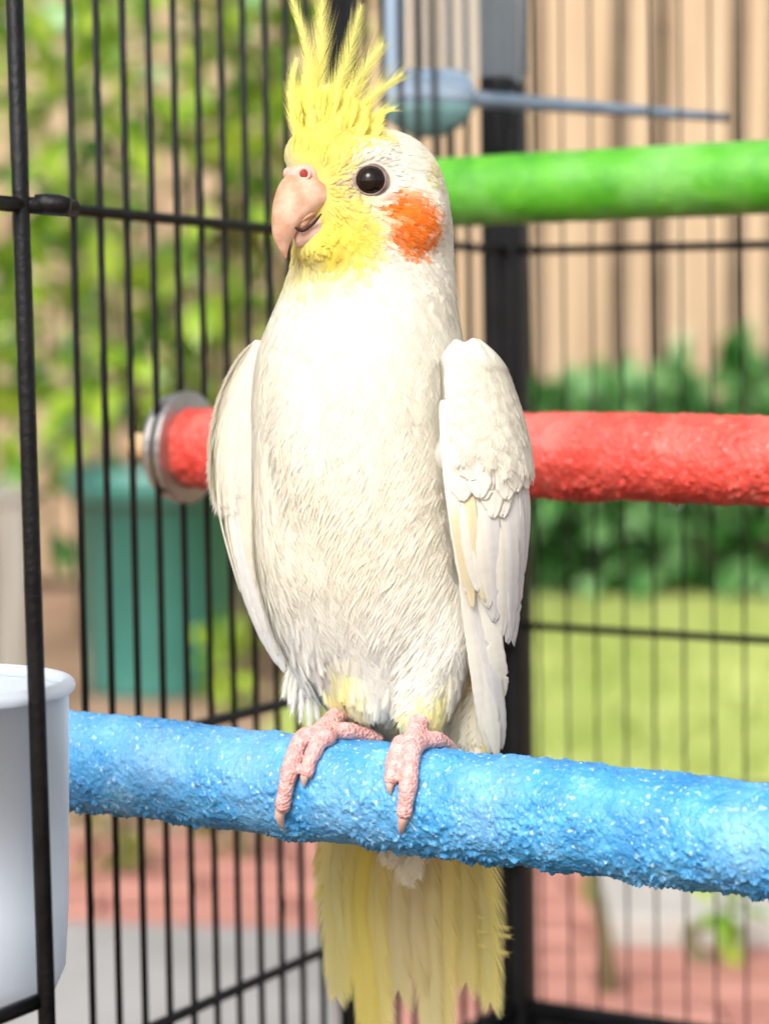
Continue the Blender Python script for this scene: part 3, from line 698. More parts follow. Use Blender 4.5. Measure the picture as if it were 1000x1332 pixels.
def sstep(a, b_, x): t = np.clip((x-a)/(b_-a), 0, 1); return t*t*(3-2*t)
def plumage_color(x, y, d, r=None):
    n_ = len(x); jx = 0 if r is None else r.normal(0, 5, n_); jy = 0 if r is None else r.normal(0, 5, n_); x = x+jx; y = y+jy
    c = np.tile(WHITE, (n_, 1)); mix = lambda c, t, k: c*(1-k[:, None])+np.array(t)[None]*k[:, None]
    # cooler white low on the belly (partly reflected light painted in), warm under-tail
    c = mix(c, COOLW, sstep(640, 800, y)*.7)
    # yellow mask
    dy = np.sqrt(((x-412)/78)**2+((y-275)/88)**2); mask = 1-sstep(.55, 1.2, dy)
    crown = 1-sstep(.7, 1.15, np.sqrt(((x-425)/72)**2+((y-172)/48)**2))
    c = mix(c, YEL*.42+PALEY*.58, np.clip(mask, 0, 1)*.95); c = mix(c, YEL*.62+PALEY*.38, crown*.95)
    deep = 1-sstep(.5, 1.1, np.sqrt(((x-445)/45)**2+((y-310)/40)**2)); c = mix(c, YEL, deep*.5)
    # bare grey-pink skin by the eye, pale brow
    lore = 1-sstep(.6, 1.1, np.sqrt(((x-456)/26)**2+((y-243)/16)**2)); c = mix(c, (.60, .47, .40), lore*.8)
    brow = 1-sstep(.6, 1.1, np.sqrt(((x-490)/36)**2+((y-205)/20)**2)); c = mix(c, WHITE, brow*.7)
    nape = 1-sstep(.6, 1.1, np.sqrt(((x-553)/16)**2+((y-222)/22)**2)); c = mix(c, PALEY, nape*.5)
    # orange cheek, ragged
    ck = np.sqrt(((x-525)/40)**2+((y-287)/41)**2); c = mix(c, ORG, (1-sstep(.68, 1.08, ck)))
    # yellow tinge on the thighs and vent
    th = np.clip((1-sstep(.5, 1.1, np.sqrt(((x-445)/34)**2+((y-900)/36)**2)))+(1-sstep(.5, 1.1, np.sqrt(((x-552)/44)**2+((y-908)/40)**2))), 0, 1)
    c = mix(c, PALEY, th*.75)
    fl = 1-sstep(.4, 1.1, np.sqrt(((x-618)/22)**2+((y-905)/60)**2)); c = mix(c, (.74, .52, .16), fl*.7)
    ch = 1-sstep(.4, 1.1, np.sqrt(((x-470)/110)**2+((y-640)/130)**2)); c = mix(c, (.88, .82, .68), ch*.35)
    return c
ax_, ay_, ad_ = invP(bc); col_b = plumage_color(ax_, ay_, ad_)
a = body_me.color_attributes.new('Col', 'FLOAT_COLOR', 'POINT'); a.data.foreach_set('color', np.concatenate([col_b, np.ones((nv, 1))], 1).astype(np.float32).ravel())
link('body', body_me, M['feather'], bird)

# sample the body for contour feathers
tri = []
for p_ in body_me.polygons:
    vv = p_.vertices
    for k_ in range(1, len(vv)-1): tri.append((vv[0], vv[k_], vv[k_+1]))
tri = np.array(tri); ar = np.linalg.norm(np.cross(bc[tri[:, 1]]-bc[tri[:, 0]], bc[tri[:, 2]]-bc[tri[:, 0]]), axis=1)*.5
tcen = bc[tri].mean(1); tx, ty, td = invP(tcen)
dens = np.interp(ty, [150, 350, 420, 600, 900, 970], [5.2, 4.2, 2.2, 1.2, 1.5, 1.5])
front = (bn[tri].mean(1)@np.array(FWD)) < .35
dens = dens*np.where(front, 1, .35)
pw = ar*dens; pw /= pw.sum()
NF = 15000
idx = rng.choice(len(tri), NF, p=pw); r1_, r2_ = rng.random(NF), rng.random(NF); fl_ = r1_+r2_ > 1; r1_[fl_] = 1-r1_[fl_]; r2_[fl_] = 1-r2_[fl_]
t_ = tri[idx]; p0 = bc[t_[:, 0]]+(bc[t_[:, 1]]-bc[t_[:, 0]])*r1_[:, None]+(bc[t_[:, 2]]-bc[t_[:, 0]])*r2_[:, None]
n0 = bn[t_].mean(1); n0 /= np.linalg.norm(n0, axis=1)[:, None]
fx, fy, fd = invP(p0)
DOWN = -np.array(UPC); beakp = np.array(P(392, 248, -60))
rad = p0-beakp; rad /= np.linalg.norm(rad, axis=1)[:, None]
hk = 1-sstep(300, 400, fy)
g_ = DOWN[None]*(1-hk)[:, None]+rad*hk[:, None]
# the crown sweeps up and back towards the crest
ck_ = (1-sstep(.7, 1.2, np.sqrt(((fx-428)/70)**2+((fy-165)/55)**2)))[:, None]; g_ = g_*(1-ck_)+(np.array(UPC)*1.0+np.array(RIGHT)*.25)[None]*ck_
# swirl on the lower belly towards the middle
mid_ = (sstep(720, 880, fy)*(1-sstep(880, 930, fy)))[:, None]; g_ = g_+np.array(RIGHT)[None]*(np.clip((492-fx)/120, -1, 1)[:, None])*mid_*.5
g_ += rng.normal(0, .06, g_.shape)+(np.stack([fbm(p0*70, 2), fbm(p0*70+9, 2), fbm(p0*70+21, 2)], 1)-.5)*.55
Lf = np.interp(fy, [150, 330, 380, 450, 560, 700, 850, 960], [19, 22, 32, 48, 62, 70, 60, 42])*PX*rng.uniform(.75, 1.25, NF)
Wf = Lf*np.interp(fy, [150, 330, 420, 600, 900], [.5, .5, .6, .6, .5])
keep = np.ones(NF, bool)
keep &= ~((np.sqrt((fx-482)**2+(fy-236)**2) < 27) & (fd < 10))                     # eye
keep &= ~((((fx-392)/34)**2+((fy-262)/58)**2 < 1) & (fd < 20) & (fx < 424))          # beak and cere
RWt = np.array([(446, 592), (462, 582), (500, 574), (560, 572), (640, 582), (720, 596), (800, 610), (850, 620), (920, 628)], float); LWt = np.array([(446, 334), (470, 330), (560, 331), (620, 331), (700, 333), (780, 345), (840, 364), (880, 380)], float)
keep &= ~((fy > 462) & (fy < 900) & (fx > np.interp(fy, RWt[:, 0], RWt[:, 1])+6))
cheek = np.sqrt(((fx-527)/42)**2+((fy-287)/43)**2) < 1
Lf = np.where(cheek, 22*PX, Lf); Wf = np.where(cheek, 8*PX, Wf)
near_eye = np.sqrt((fx-482)**2+(fy-236)**2) < 44
Lf = np.where(near_eye, 10*PX, Lf); Wf = np.where(near_eye, 4.5*PX, Wf)
near_bk = (((fx-392)/52)**2+((fy-262)/78)**2 < 1); Lf = np.where(near_bk, 12*PX, Lf); Wf = np.where(near_bk, 5*PX, Wf)
cf = plumage_color(fx, fy, fd, rng)
stk = rng.random(NF)
cf = np.where((cheek & (stk < .28))[:, None], cf*.45+np.array([.92, .42, .10])*.55, cf); cf = np.where((cheek & (stk > .90))[:, None], cf*.5+np.array([.9, .62, .35])*.5, cf)
from mathutils.bvhtree import BVHTree
bvh = BVHTree.FromPolygons([Vector(v) for v in bc], [tuple(p_.vertices) for p_ in body_me.polygons])
def fit(pb, dirs, nb, L_, h):
    dirs = dirs-nb*(dirs*nb).sum(1)[:, None]; dirs = dirs/(np.linalg.norm(dirs, axis=1)[:, None]+1e-9)
    T2 = np.zeros_like(pb); L2 = np.zeros(len(pb)); b2 = np.zeros(len(pb)); N2 = np.zeros_like(pb)
    for i in range(len(pb)):
        loc, nn, _, _ = bvh.find_nearest(Vector(pb[i]+dirs[i]*L_[i])); q = np.array(loc+nn*h[i]); v = q-pb[i]; l_ = np.linalg.norm(v)+1e-9
        mid = (pb[i]+q)/2; loc2, nn2, _, _ = bvh.find_nearest(Vector(mid)); mm = np.array(loc2+nn2*h[i]*.6)
        N2[i] = np.array(nn2); T2[i] = v/l_; L2[i] = l_; b2[i] = max(((mm-mid)@np.array(nn2))/l_*4, .0)
    return T2, L2, b2, N2
sets = []
small = fy < 360
for sel, K, lf, cu, sd_ in ((keep & small, 10, .15, .09, 1), (keep & ~small, 20, .075, .055, 2)):
    i_ = np.where(sel)[0]
    hh_ = rng.uniform(.5, 1.0, len(i_))*(.00045 if K == 10 else .00038); pb = p0[i_]-n0[i_]*.00015; T2, L2, b2, N2 = fit(pb, g_[i_], n0[i_], Lf[i_], hh_)
    sets.append(barbs(pb, T2, N2, L2, np.minimum(Wf[i_], L2*.9), K, cf[i_], lift=b2, curl=b2, seed=sd_, fwd=1.0, rough=.2, gap=2.3, camber=.02, fitted=True, nv_=.09 if K == 10 else .06))
o = link('contour_feathers', feather_mesh('contour_feathers', sets), M['feather'], bird); tag(o, kind='stuff')

# ---- thigh, belly and flank fringes that hang past the end of the body
def surf(x, y, rr=7):
    k_ = ad_[np.hypot(ax_-x, ay_-y) < rr]; return k_.min() if len(k_) else None
fr = []
def fringe(n_, x0, x1, y0, y1, L0, W0, seed, colr, vx=0.0, sp=.15, dd=0):
    r = np.random.default_rng(seed); pts, dirs, ns = [], [], []
    while len(pts) < n_:
        x = r.uniform(x0, x1); y = r.uniform(y0, y1); d = surf(x, y)
        if d is None: y -= r.uniform(5, 30); d = surf(x, y)
        if d is None: n_ -= 1; continue
        pts.append(np.array(P(x, y, d-1+dd))); dirs.append(np.array(RIGHT)*r.normal(vx, sp)-np.array(UPC)+np.array(FWD)*r.normal(.05, .06)); ns.append(np.array(bvh.find_nearest(Vector(pts[-1]))[1])+np.array(FWD)*-.15+r.normal(0, .06, 3))
    pts = np.array(pts); xx, yy, dd_ = invP(pts); col_ = plumage_color(xx, yy, dd_, r)*.8+.2*np.array(colr)[None]
    dirs = np.array(dirs); ns = np.array(ns); ns /= np.linalg.norm(ns, axis=1)[:, None]
    fr.append(barbs(pts, dirs, ns, L0*PX*r.uniform(.6, 1.15, len(pts)), W0*PX, 18, col_, lift=.04, curl=.05, fwd=1.7, rough=.22, seed=seed, gap=1.3, nv_=.06))
fringe(60, 374, 415, 800, 880, 44, 9, 51, COOLW, -.06, .12)
fringe(80, 420, 468, 850, 912, 26, 10, 52, PALEY*.6+WHITE*.4, .05)
fringe(130, 518, 584, 850, 936, 28, 10, 53, PALEY*.6+WHITE*.4, 0, .2)
fringe(110, 455, 530, 850, 925, 34, 11, 54, COOLW, 0, .12)
fringe(50, 585, 622, 830, 900, 50, 10, 55, np.array([.78, .62, .30]), .05, .1)
o = link('thigh_feathers', feather_mesh('thigh_feathers', fr), M['feather'], bird); tag(o, kind='stuff')

# ---- wings: a shell wrapped round the flank, coverts on it, flight feathers as single blades
def wing_shell(side, rows_):
    rows_ = np.array(rows_, float); yd = np.linspace(rows_[0, 0], rows_[-1, 0], 200)
    rows_ = np.concatenate([yd[:, None]]+[_smooth(np.interp(yd, rows_[:, 0], rows_[:, c]), 70)[:, None] for c in (1, 2, 3)], 1)
    def pt(y, t, off=0.0):
        """t = 0 front edge, 1 = outline seen from the front, up to 1.7 behind it"""
        y = np.asarray(y, float); t = np.asarray(t, float)
        xi = np.interp(y, rows_[:, 0], rows_[:, 1]); xo = np.interp(y, rows_[:, 0], rows_[:, 2]); sh = np.interp(y, rows_[:, 0], rows_[:, 3])
        cx, hw, dc, hd, yw = ring_at(y); ps = PSI
        cx = cx+np.maximum(y-860, 0)*0; Wd = np.abs(xo-cx)+off; Vd = np.maximum(hd, 70)+12+off
        # ellipse in apparent coordinates: x = cx + Wd*cos(q+..), use sheared ellipse so the outline is at xo
        ci = np.clip((xi-cx)/(xo-cx), -.98, .98); qi = np.arccos(ci)          # angle of the front edge
        q = qi*(1-t)                                                          # 0 at outline, negative behind
        x = cx+np.sign(xo-cx)*Wd*np.cos(q)
        d = dc-np.sin(q)*Vd*sh-np.sign(xo-cx)*math.sin(ps)*Wd*.9*np.cos(q)
        return Pn(x, y, d)
    def tof(x, y):
        xi = np.interp(y, rows_[:, 0], rows_[:, 1]); xo = np.interp(y, rows_[:, 0], rows_[:, 2]); cx, *_ = ring_at(y)
        qi = np.arccos(np.clip((xi-cx)/(xo-cx), -.98, .98)); q = np.arccos(np.clip((x-cx)/(xo-cx), -.98, 1)); return 1-q/qi
    def nrm(y, t):
        e = 1.0; a_ = pt(y, t+.02)-pt(y, t-.02); b_ = pt(y+e, t)-pt(y-e, t); n_ = np.cross(a_, b_); n_ /= np.linalg.norm(n_, axis=1)[:, None]+1e-12
        c_ = Pn(*(lambda r_: (r_[0], y, r_[2]))(ring_at(y))); s_ = np.sign(((pt(y, t)-c_)*n_).sum(1)); return n_*s_[:, None]
    return pt, tof, nrm
RW = [(438, 612, 620, .5), (446, 602, 634, .7), (462, 592, 646, .85), (500, 584, 661, 1), (560, 583, 677, 1), (640, 589, 690, 1), (720, 600, 688, .95), (800, 610, 674, .85), (850, 620, 668, .75), (920, 628, 660, .6), (985, 634, 656, .5)]
LW = [(440, 340, 332, .2), (446, 339, 328, .2), (470, 338, 313, .22), (500, 338, 297, .25), (560, 339, 283, .25), (620, 339, 285, .25), (700, 341, 299, .25), (780, 351, 322, .22), (840, 368, 349, .2), (880, 384, 368, .2), (900, 390, 376, .2)]
def make_wing(rows_, flights, side, ymax, seed, cov_n):
    r = np.random.default_rng(seed); pt, tof, nrm = wing_shell(side, rows_)
    yy = np.linspace(rows_[0][0], ymax, 50); tt = np.linspace(.14 if side > 0 else 0, 1.75, 26)
    Yg, Tg = np.meshgrid(yy, tt, indexing='ij')
    Va = pt(Yg.ravel(), Tg.ravel()); c0 = Pn(ring_at(Yg.ravel())[0], Yg.ravel(), ring_at(Yg.ravel())[2]); inw = c0-Va; inw /= np.linalg.norm(inw, axis=1)[:, None]
    # round the front and top edges inward so the wing has body
    edge = np.clip(1-(Tg.ravel()-tt[0])/.22, 0, 1)**2; topk = np.clip(1-(Yg.ravel()-rows_[0][0])/45, 0, 1)**2+np.clip((Yg.ravel()-ymax+70)/70, 0, 1)**2*1.8
    Va = Va+inw*((edge*.006)+(topk*.008))[:, None]; Vb_ = Va+inw*.004
    f = grid_faces(50, 26); o_ = len(Va); rim = []
    for i in range(49):
        for j in (0, 25): rim.append((i*26+j, (i+1)*26+j, (i+1)*26+j+o_, i*26+j+o_))
    for j in range(25):
        for i in (0, 49): rim.append((i*26+j, i*26+j+1, i*26+j+1+o_, i*26+j+o_))
    V = np.concatenate([Va, Vb_]); fa = np.concatenate([f, f[:, ::-1]+o_, np.array(rim)])
    me = mesh_np('wing', V, fa.ravel(), np.full(len(fa), 4), np.tile(WHITE, (len(V), 1))); fix_normals(me)
    wing = link('wing', me, M['feather'], bird)
    # coverts
    y_ = r.uniform(rows_[0][0]+2, 610, cov_n); t_ = r.uniform(.04, 1.6, cov_n)
    keep_ = y_ < (456+112*r.random(cov_n)**.8 if side > 0 else 470+135*r.random(cov_n)**.8); y_ = y_[keep_]; t_ = t_[keep_]
    L_ = np.interp(y_, [450, 520, 620, 700], [30, 46, 66, 78])*PX*r.uniform(.85, 1.15, len(y_))
    cc = np.tile(WHITE, (len(y_), 1)); k_ = sstep(520, 640, y_)[:, None]; cc = cc*(1-k_*.5)+np.array([.83, .79, .70])*k_*.5
    tj = r.normal(0, .03, len(y_)); hgt = np.interp(y_, [450, 500, 560, 640], [2, 6, 7, 7] if side > 0 else [0, 1.5, 4, 6])*np.clip(t_/.15+.5, .3, 1); Lp = L_/PX
    pb = pt(y_, t_, hgt-2.0); tp = pt(y_+Lp, t_+tj, hgt+1.5+r.uniform(0, 1.5, len(y_))); md = pt(y_+Lp*.5, t_+tj*.5, hgt+.8); n_ = nrm(y_+Lp*.5, t_+tj*.5)
    v = tp-pb; l_ = np.linalg.norm(v, axis=1); b2 = np.maximum(((md-(pb+tp)/2)*n_).sum(1)/l_*4, 0)
    st = barbs(pb, v, n_, l_, l_*.62, 26, cc, lift=b2, curl=b2, fwd=.85, camber=.06, rough=.05, seed=seed+1, prof=(.4, .6), gap=1.9, nv_=.06, fitted=True)
    o = link('covert_feathers', feather_mesh('covert_feathers', st), M['feather'], wing); tag(o, kind='stuff')
    for i, (pts, wd, colr, off, asym, rag, nt_) in enumerate(flights):
        pa = np.array(pts, float); t_ = tof(pa[:, 0], pa[:, 1]); pp_ = pt(pa[:, 1], t_, np.array([-2., off, off]) if len(pa) == 3 else off); nn = nrm(pa[:, 1], t_)
        v = vane(pp_, nn, wd*PX, colr, seed=seed*31+i, asym=asym, ragged=rag, notch=nt_, camber=.03 if wd == 34 else .13)
        link('flight_feather', vane_mesh('flight_feather', v), M['vane'], wing)
    return wing
cW = WHITE*.99; cY = np.array([.83, .74, .50]); cG = np.array([.78, .76, .73])
RF = [([(600, 690), (618, 850), (637, 980)], 22, cW, 0.5, 0, .04, 1), ([(604, 700), (626, 860), (645, 984)], 24, cW, 1.25, 0, .03, 2), ([(610, 700), (634, 850), (651, 972)], 24, cG, 1.75, .1, .06, 2), ([(616, 690), (640, 830), (652, 906)], 24, cW, 2.25, 0, .05, 2),
      ([(668, 560), (683, 660), (674, 768)], 34, cG, 0.5, -.1, .03, 1), ([(660, 560), (672, 690), (668, 836)], 36, cG, 1.0, -.1, .05, 3), ([(648, 560), (660, 700), (660, 832)], 36, cG, 1.5, 0, .06, 3), ([(636, 560), (648, 700), (650, 826)], 32, cW, 2.25, 0, .03, 2),
      ([(622, 560), (634, 690), (641, 806)], 32, cG, 3.0, 0, .03, 0), ([(610, 560), (620, 690), (632, 788)], 27, cW, 3.75, 0, .02, 0), ([(598, 560), (609, 680), (627, 780)], 22, cY, 4.25, 0, .02, 0), ([(590, 570), (601, 680), (618, 768)], 18, cW, 4.5, 0, .02, 0), ([(584, 570), (594, 680), (612, 790)], 17, cY, 4.0, 0, .02, 0), ([(579, 540), (588, 650), (604, 770)], 17, cW, 3.0, 0, .02, 0), ([(577, 520), (583, 620), (597, 730)], 15, cW, 2.0, 0, .02, 0)]
LFl = [([(282, 600), (300, 720), (347, 842)], 26, cW, 2, 0, .05, 2), ([(290, 600), (309, 730), (353, 850)], 26, cW, 3.5, 0, .06, 3), ([(298, 600), (318, 740), (364, 862)], 28, cG, 4.5, 0, .04, 1), ([(306, 590), (325, 740), (374, 872)], 28, cG, 5.5, 0, .04, 1),
       ([(316, 580), (330, 720), (366, 850)], 24, np.array([.80, .74, .62]), 6, 0, .02, 0), ([(324, 570), (330, 690), (352, 800)], 18, np.array([.80, .73, .60]), 5, 0, .02, 0), ([(278, 570), (286, 660), (312, 770)], 24, cW, 7, 0, .03, 1)]  # two beige inner feathers: shade of the wing fold put into their colour
rj = np.random.default_rng(5)
for i in range(9):     # broad rounded coverts over the roots of the flight feathers
    x = 592+9.6*i+rj.normal(0, 2); RF.append(([(x, 520+rj.normal(0, 6)), (x+4, 585), (x+9, 642+rj.uniform(-26, 34))], 34, WHITE*rj.uniform(.95, 1.0), 4.4+rj.uniform(0, 1.0), 0, .03, 1))
for i in range(8):
    x = 592+10*i+rj.normal(0, 3); RF.append(([(x, 468+rj.normal(0, 8)), (x+2, 525), (x+6, 578+rj.uniform(-22, 18))], 34, WHITE*rj.uniform(.96, 1.0), 5.0+rj.uniform(0, 1.0), 0, .03, 1))
make_wing(RW, RF, 1, 612, 61, 1900)
make_wing(LW, LFl, -1, 700, 71, 1000)

# ---- tail: single blades fanned behind the perch
def tailp(x, y): 
    d = np.interp(y, [900, 1035, 1330, 1420], [100, 135, 330, 390])-.50*(x-525); return np.array(P(x, y, d))
TYE = np.array([.92, .83, .24]); TPA = np.array([.93, .89, .50]); TTA = np.array([.88, .79, .52]); M['tail'] = feather_mat('tail_vane', .5, .1, .6)
tails = [((505, 940), (430, 1130), (438, 1292), 50, TPA, 0), ((506, 940), (445, 1140), (447, 1284), 44, TPA*.5+TYE*.5, 2), ((508, 940), (462, 1150), (486, 1400), 50, TYE, 4), ((512, 940), (488, 1160), (500, 1400), 52, TYE*.6+TTA*.4, 7), ((520, 940), (512, 1160), (520, 1285), 60, TTA, 10),
         ((526, 940), (536, 1160), (540, 1262), 58, TTA, 11), ((528, 940), (552, 1160), (568, 1400), 52, TTA*.7+TPA*.3, 8), ((534, 940), (576, 1150), (578, 1360), 48, TTA*.5+TYE*.5, 6), ((540, 940), (600, 1140), (606, 1276), 50, TYE*.5+TTA*.5, 3), ((544, 940), (626, 1130), (638, 1302), 52, TYE*.5+TPA*.5, 0), ((542, 940), (614, 1140), (630, 1280), 44, TPA, -2)]
nb_ = -np.array(FWD)*.88-np.array(RIGHT)*.45-np.array(UPC)*.10; nb_ /= np.linalg.norm(nb_)
for i, (a_, b_, c_, wd, colr, off) in enumerate(tails):
    a_ = (522+(c_[0]-532)*.62, 890)
    pts = [tailp(*a_), tailp(*((np.array(a_)*.45+np.array(b_)*.55))), tailp(*b_), tailp(*((np.array(b_)+np.array(c_))/2)), tailp(*c_)]
    pts = [p_+nb_*off*.6*PX for p_ in pts]
    link('tail_feather', feather_mesh('tail_feather', plume(pts, wd*1.0*PX, 400, nb_, colr, fwd=1.7, seed=300+i, prof=(.18, .34), rough=.03, tipcol=colr*.6+np.array([.84, .78, .40])*.4, gap=4.0, split=.08)), M['tail'], bird)
# loose barbs at the tail edges and under-tail coverts
tf = []
for i, (x, y, vx, vy) in enumerate([(640, 1200, .9, .35), (642, 1215, .9, .15), (640, 1235, .85, .25), (416, 1120, -.35, .9), (420, 1150, -.5, .8), (414, 1105, -.3, .9)]):
    p_ = tailp(x, y); d_ = np.array(RIGHT)*vx-np.array(UPC)*vy
    tf.append(plume([p_-d_*.006, p_, p_+d_*.0055], 10*PX, 26, -np.array(FWD), np.array([.80, .70, .25]), fwd=1.8, seed=400+i, rough=.3))
r = np.random.default_rng(9)
n_ = 190; py_ = 868+200*r.random(n_)**1.6; px_ = np.where(py_ < 960, r.uniform(478, 618, n_), r.uniform(505, 560, n_))
pp_ = np.array([tailp(a_, b_) for a_, b_ in zip(px_, py_)])-np.array(FWD)[None]*(20*PX)
tf.append(barbs(pp_, np.tile(DOWN+np.array(FWD)*.15, (n_, 1))+r.normal(0, .08, (n_, 3)), np.tile(-np.array(FWD), (n_, 1)), r.uniform(60, 95, n_)*PX, 26*PX, 24, np.tile(np.array([.84, .79, .64]), (n_, 1)), lift=.02, curl=.04, fwd=.8, rough=.2, seed=77))
o = link('undertail_feathers', feather_mesh('undertail_feathers', tf), M['feather'], bird); tag(o, kind='stuff')

# loose flank plumes beside the left leg and ochre ones under the near wing
for i, (pp_, wd, colr) in enumerate([([(392, 850), (384, 890), (380, 926)], 11, COOLW), ([(398, 850), (393, 895), (391, 938)], 12, COOLW), ([(404, 850), (402, 900), (402, 944)], 12, COOLW), ([(410, 855), (411, 900), (413, 936)], 12, COOLW), ([(384, 846), (374, 878), (368, 906)], 9, COOLW), ([(389, 850), (378, 888), (376, 914)], 9, COOLW),
        ([(606, 850), (616, 915), (621, 978)], 20, np.array([.78, .58, .20])), ([(612, 850), (622, 915), (627, 976)], 14, np.array([.80, .64, .28])), ([(598, 850), (606, 915), (610, 975)], 22, np.array([.74, .62, .36]))]):
    dz = 96 if pp_[0][0] < 500 else 40
    V_ = plume([np.array(P(x, y, dz)) for x, y in pp_], wd*PX, 50, -np.array(FWD)+np.array(UPC)*.2, colr, fwd=2.2, seed=450+i, rough=.25, gap=1.6)
    link('flank_feather', feather_mesh('flank_feather', V_), M['feather'], bird)
# ---- crest
CY1 = np.array([.90, .81, .10]); CY2 = np.array([.90, .86, .30])
crest = [([(404, 190), (404, 130), (398, 60), (379, -6)], 30, 80), ([(412, 190), (412, 130), (418, 60), (420, -8)], 42, 90), ([(424, 190), (432, 140), (452, 80), (470, 8)], 40, 90), ([(432, 192), (446, 145), (470, 98), (498, 58)], 42, 85),
         ([(442, 192), (458, 160), (486, 125), (523, 97)], 40, 80), ([(392, 200), (382, 155), (379, 112), (386, 76)], 20, 60), ([(398, 196), (390, 160), (392, 125), (398, 92)], 34, 70), ([(416, 196), (420, 165), (428, 138), (438, 112)], 36, 70),
         ([(408, 196), (404, 160), (406, 125), (410, 88)], 34, 70), ([(450, 196), (470, 165), (492, 148), (512, 142)], 26, 60), ([(430, 196), (436, 160), (450, 135), (464, 112)], 40, 70), ([(396, 200), (386, 165), (383, 135), (384, 105)], 26, 60)]
for i, (pp_, wd, K) in enumerate(crest):
    dz = -14+((i*37) % 23)-8
    pts = [np.array(P(x, y, 0+dz+k_*6)) for k_, (x, y) in enumerate(pp_)]
    nn = -np.array(FWD)+np.array(RIGHT)*rng.uniform(-.25, .25)
    link('crest_feather', feather_mesh('crest_feather', plume(pts, wd*.85*PX, int(K*1.2), nn, CY1*.45+CY2*.55, fwd=2.1, seed=500+i, prof=(.35, .62), rough=.16, tipcol=CY2, gap=1.25, split=.4, asym=1.15)), M['feather'], bird)
# short downy feathers filling the base of the crest
n_ = 240; r = np.random.default_rng(15)
bx_ = r.uniform(386, 482, n_); by_ = r.uniform(120, 228, n_); ok = (by_ > np.interp(bx_, [386, 400, 440, 490], [150, 134, 142, 180])); bx_ = bx_[ok]; by_ = by_[ok]; n_ = len(bx_)
bd_ = r.uniform(-52, 30, n_)*np.interp(by_, [115, 200], [.45, 1])
pp_ = Pn(bx_, by_, bd_); out = (bx_-420)/90
dirs = np.array(UPC)[None]*1.0+np.array(RIGHT)[None]*(np.clip(out, -.2, 1)*.6)[:, None]+r.normal(0, .06, (n_, 3))
nrmv = -np.array(FWD)[None]+np.array(UPC)[None]*.3+r.normal(0, .10, (n_, 3)); nrmv /= np.linalg.norm(nrmv, axis=1)[:, None]
cc = np.where((r.random(n_) < .5)[:, None], (CY1*.6+CY2*.4)[None], (CY1*.35+CY2*.65)[None])
o = link('crown_feathers', feather_mesh('crown_feathers', barbs(pp_, dirs, nrmv, r.uniform(26, 42, n_)*PX, 11*PX, 18, cc, lift=.02, curl=.04, fwd=2.2, rough=.15, seed=16, gap=1.4, nv_=.10)), M['feather'], bird); tag(o, kind='stuff')

# ---- beak, cere, eye
CS = surf(397, 229)+84-9
def skin_mat(name, c0, c1, scale, rough, sub, bs, bst, bd, kind='noise'):
    m, n, b, o = newmat(name); _, _, src = noise_col(n, b, c0, c1, scale, 4); b.inputs['Roughness'].default_value = rough; b.inputs['Specular IOR Level'].default_value = .3
    b.inputs['Subsurface Weight'].default_value = sub; b.inputs['Subsurface Radius'].default_value = (.004, .0015, .001); b.inputs['Subsurface Scale'].default_value = .5
    bump(n, b, bs, bst, bd, src, 4, kind); return m
M['beak'] = skin_mat('beak_horn', (.50, .25, .15), (.68, .44, .33), 170, .48, .25, 420, .35, .0007)
M['beak_low'] = skin_mat('lower_beak_horn', (.54, .33, .25), (.62, .42, .35), 160, .4, .2, 300, .2, .0006)
M['cere'] = skin_mat('cere_skin', (.62, .32, .25), (.74, .48, .41), 150, .5, .25, 500, .35, .0007)
M['nostril'] = skin_mat('nostril_skin', (.20, .010, .005), (.32, .02, .01), 200, .5, .1, 500, .1, .0003)
M['foot'] = skin_mat('foot_skin', (.60, .29, .27), (.74, .45, .42), 420, .5, .25, 1000, .7, .0008, 'vor')
M['claw'] = skin_mat('claw_horn', (.60, .36, .30), (.74, .54, .47), 200, .35, .2, 400, .1, .0004)
M['lid'] = skin_mat('eyelid_skin', (.15, .10, .09), (.32, .24, .21), 300, .6, .1, 900, .5, .0005)
m, n, b, o = newmat('eye'); noise_col(n, b, (.006, .003, .002), (.012, .006, .004), 200); b.inputs['Roughness'].default_value = .04; b.inputs['Specular IOR Level'].default_value = .3; M['eye'] = m
head = bird
def ringloft(specs_, seg=20, name='x'):
    """specs: (x,y,d, ridge-vector (dx,dy,dd) half axis, side half width); side axis = perpendicular"""
    V = []; n_ = len(specs_)
    sp = catmull(np.array(specs_, float), 26)
    for k_ in range(len(sp)):
        x, y, d, rx, ry, rd, sw = sp[k_]; c = np.array([x, y, d]); rv = np.array([rx, ry, rd]); nx = sp[min(k_+1, len(sp)-1), :3]-sp[max(k_-1, 0), :3]
        sv = np.cross(rv, nx); sv /= np.linalg.norm(sv)+1e-9; sv *= sw
        aa = np.linspace(0, 2*np.pi, seg, endpoint=False)
        ca = np.sign(np.cos(aa))*np.abs(np.cos(aa))**.9; sa = np.sign(np.sin(aa))*np.abs(np.sin(aa))**.8
        q = c[None]+ca[:, None]*rv[None]+sa[:, None]*sv[None]; V.append(Pn(q[:, 0], q[:, 1], q[:, 2]))
    V = np.concatenate(V); f = [tuple(q) for q in grid_faces(len(sp), seg, True)]+[tuple(range(seg)), tuple(range(len(V)-1, len(V)-seg-1, -1))]
    return V, f
V, f = ringloft([(404, 246, -46, -30, -20, 2, 30), (394, 256, -54, -32, -14, 0, 29), (383, 272, -60, -28, -6, 0, 25), (376, 288, -62, -22.5, -1, 0, 20), (371, 303, -62, -16.5, 2.5, 0, 14), (369.5, 316, -60, -9.5, 3, 0, 8.5), (370.5, 327, -58, -4.5, 2, 0, 4.5), (372, 336, -56, -1, .6, 0, 1)])
beak = link('beak', fix_normals(mesh_py('beak', V, f)), M['beak'], bird)
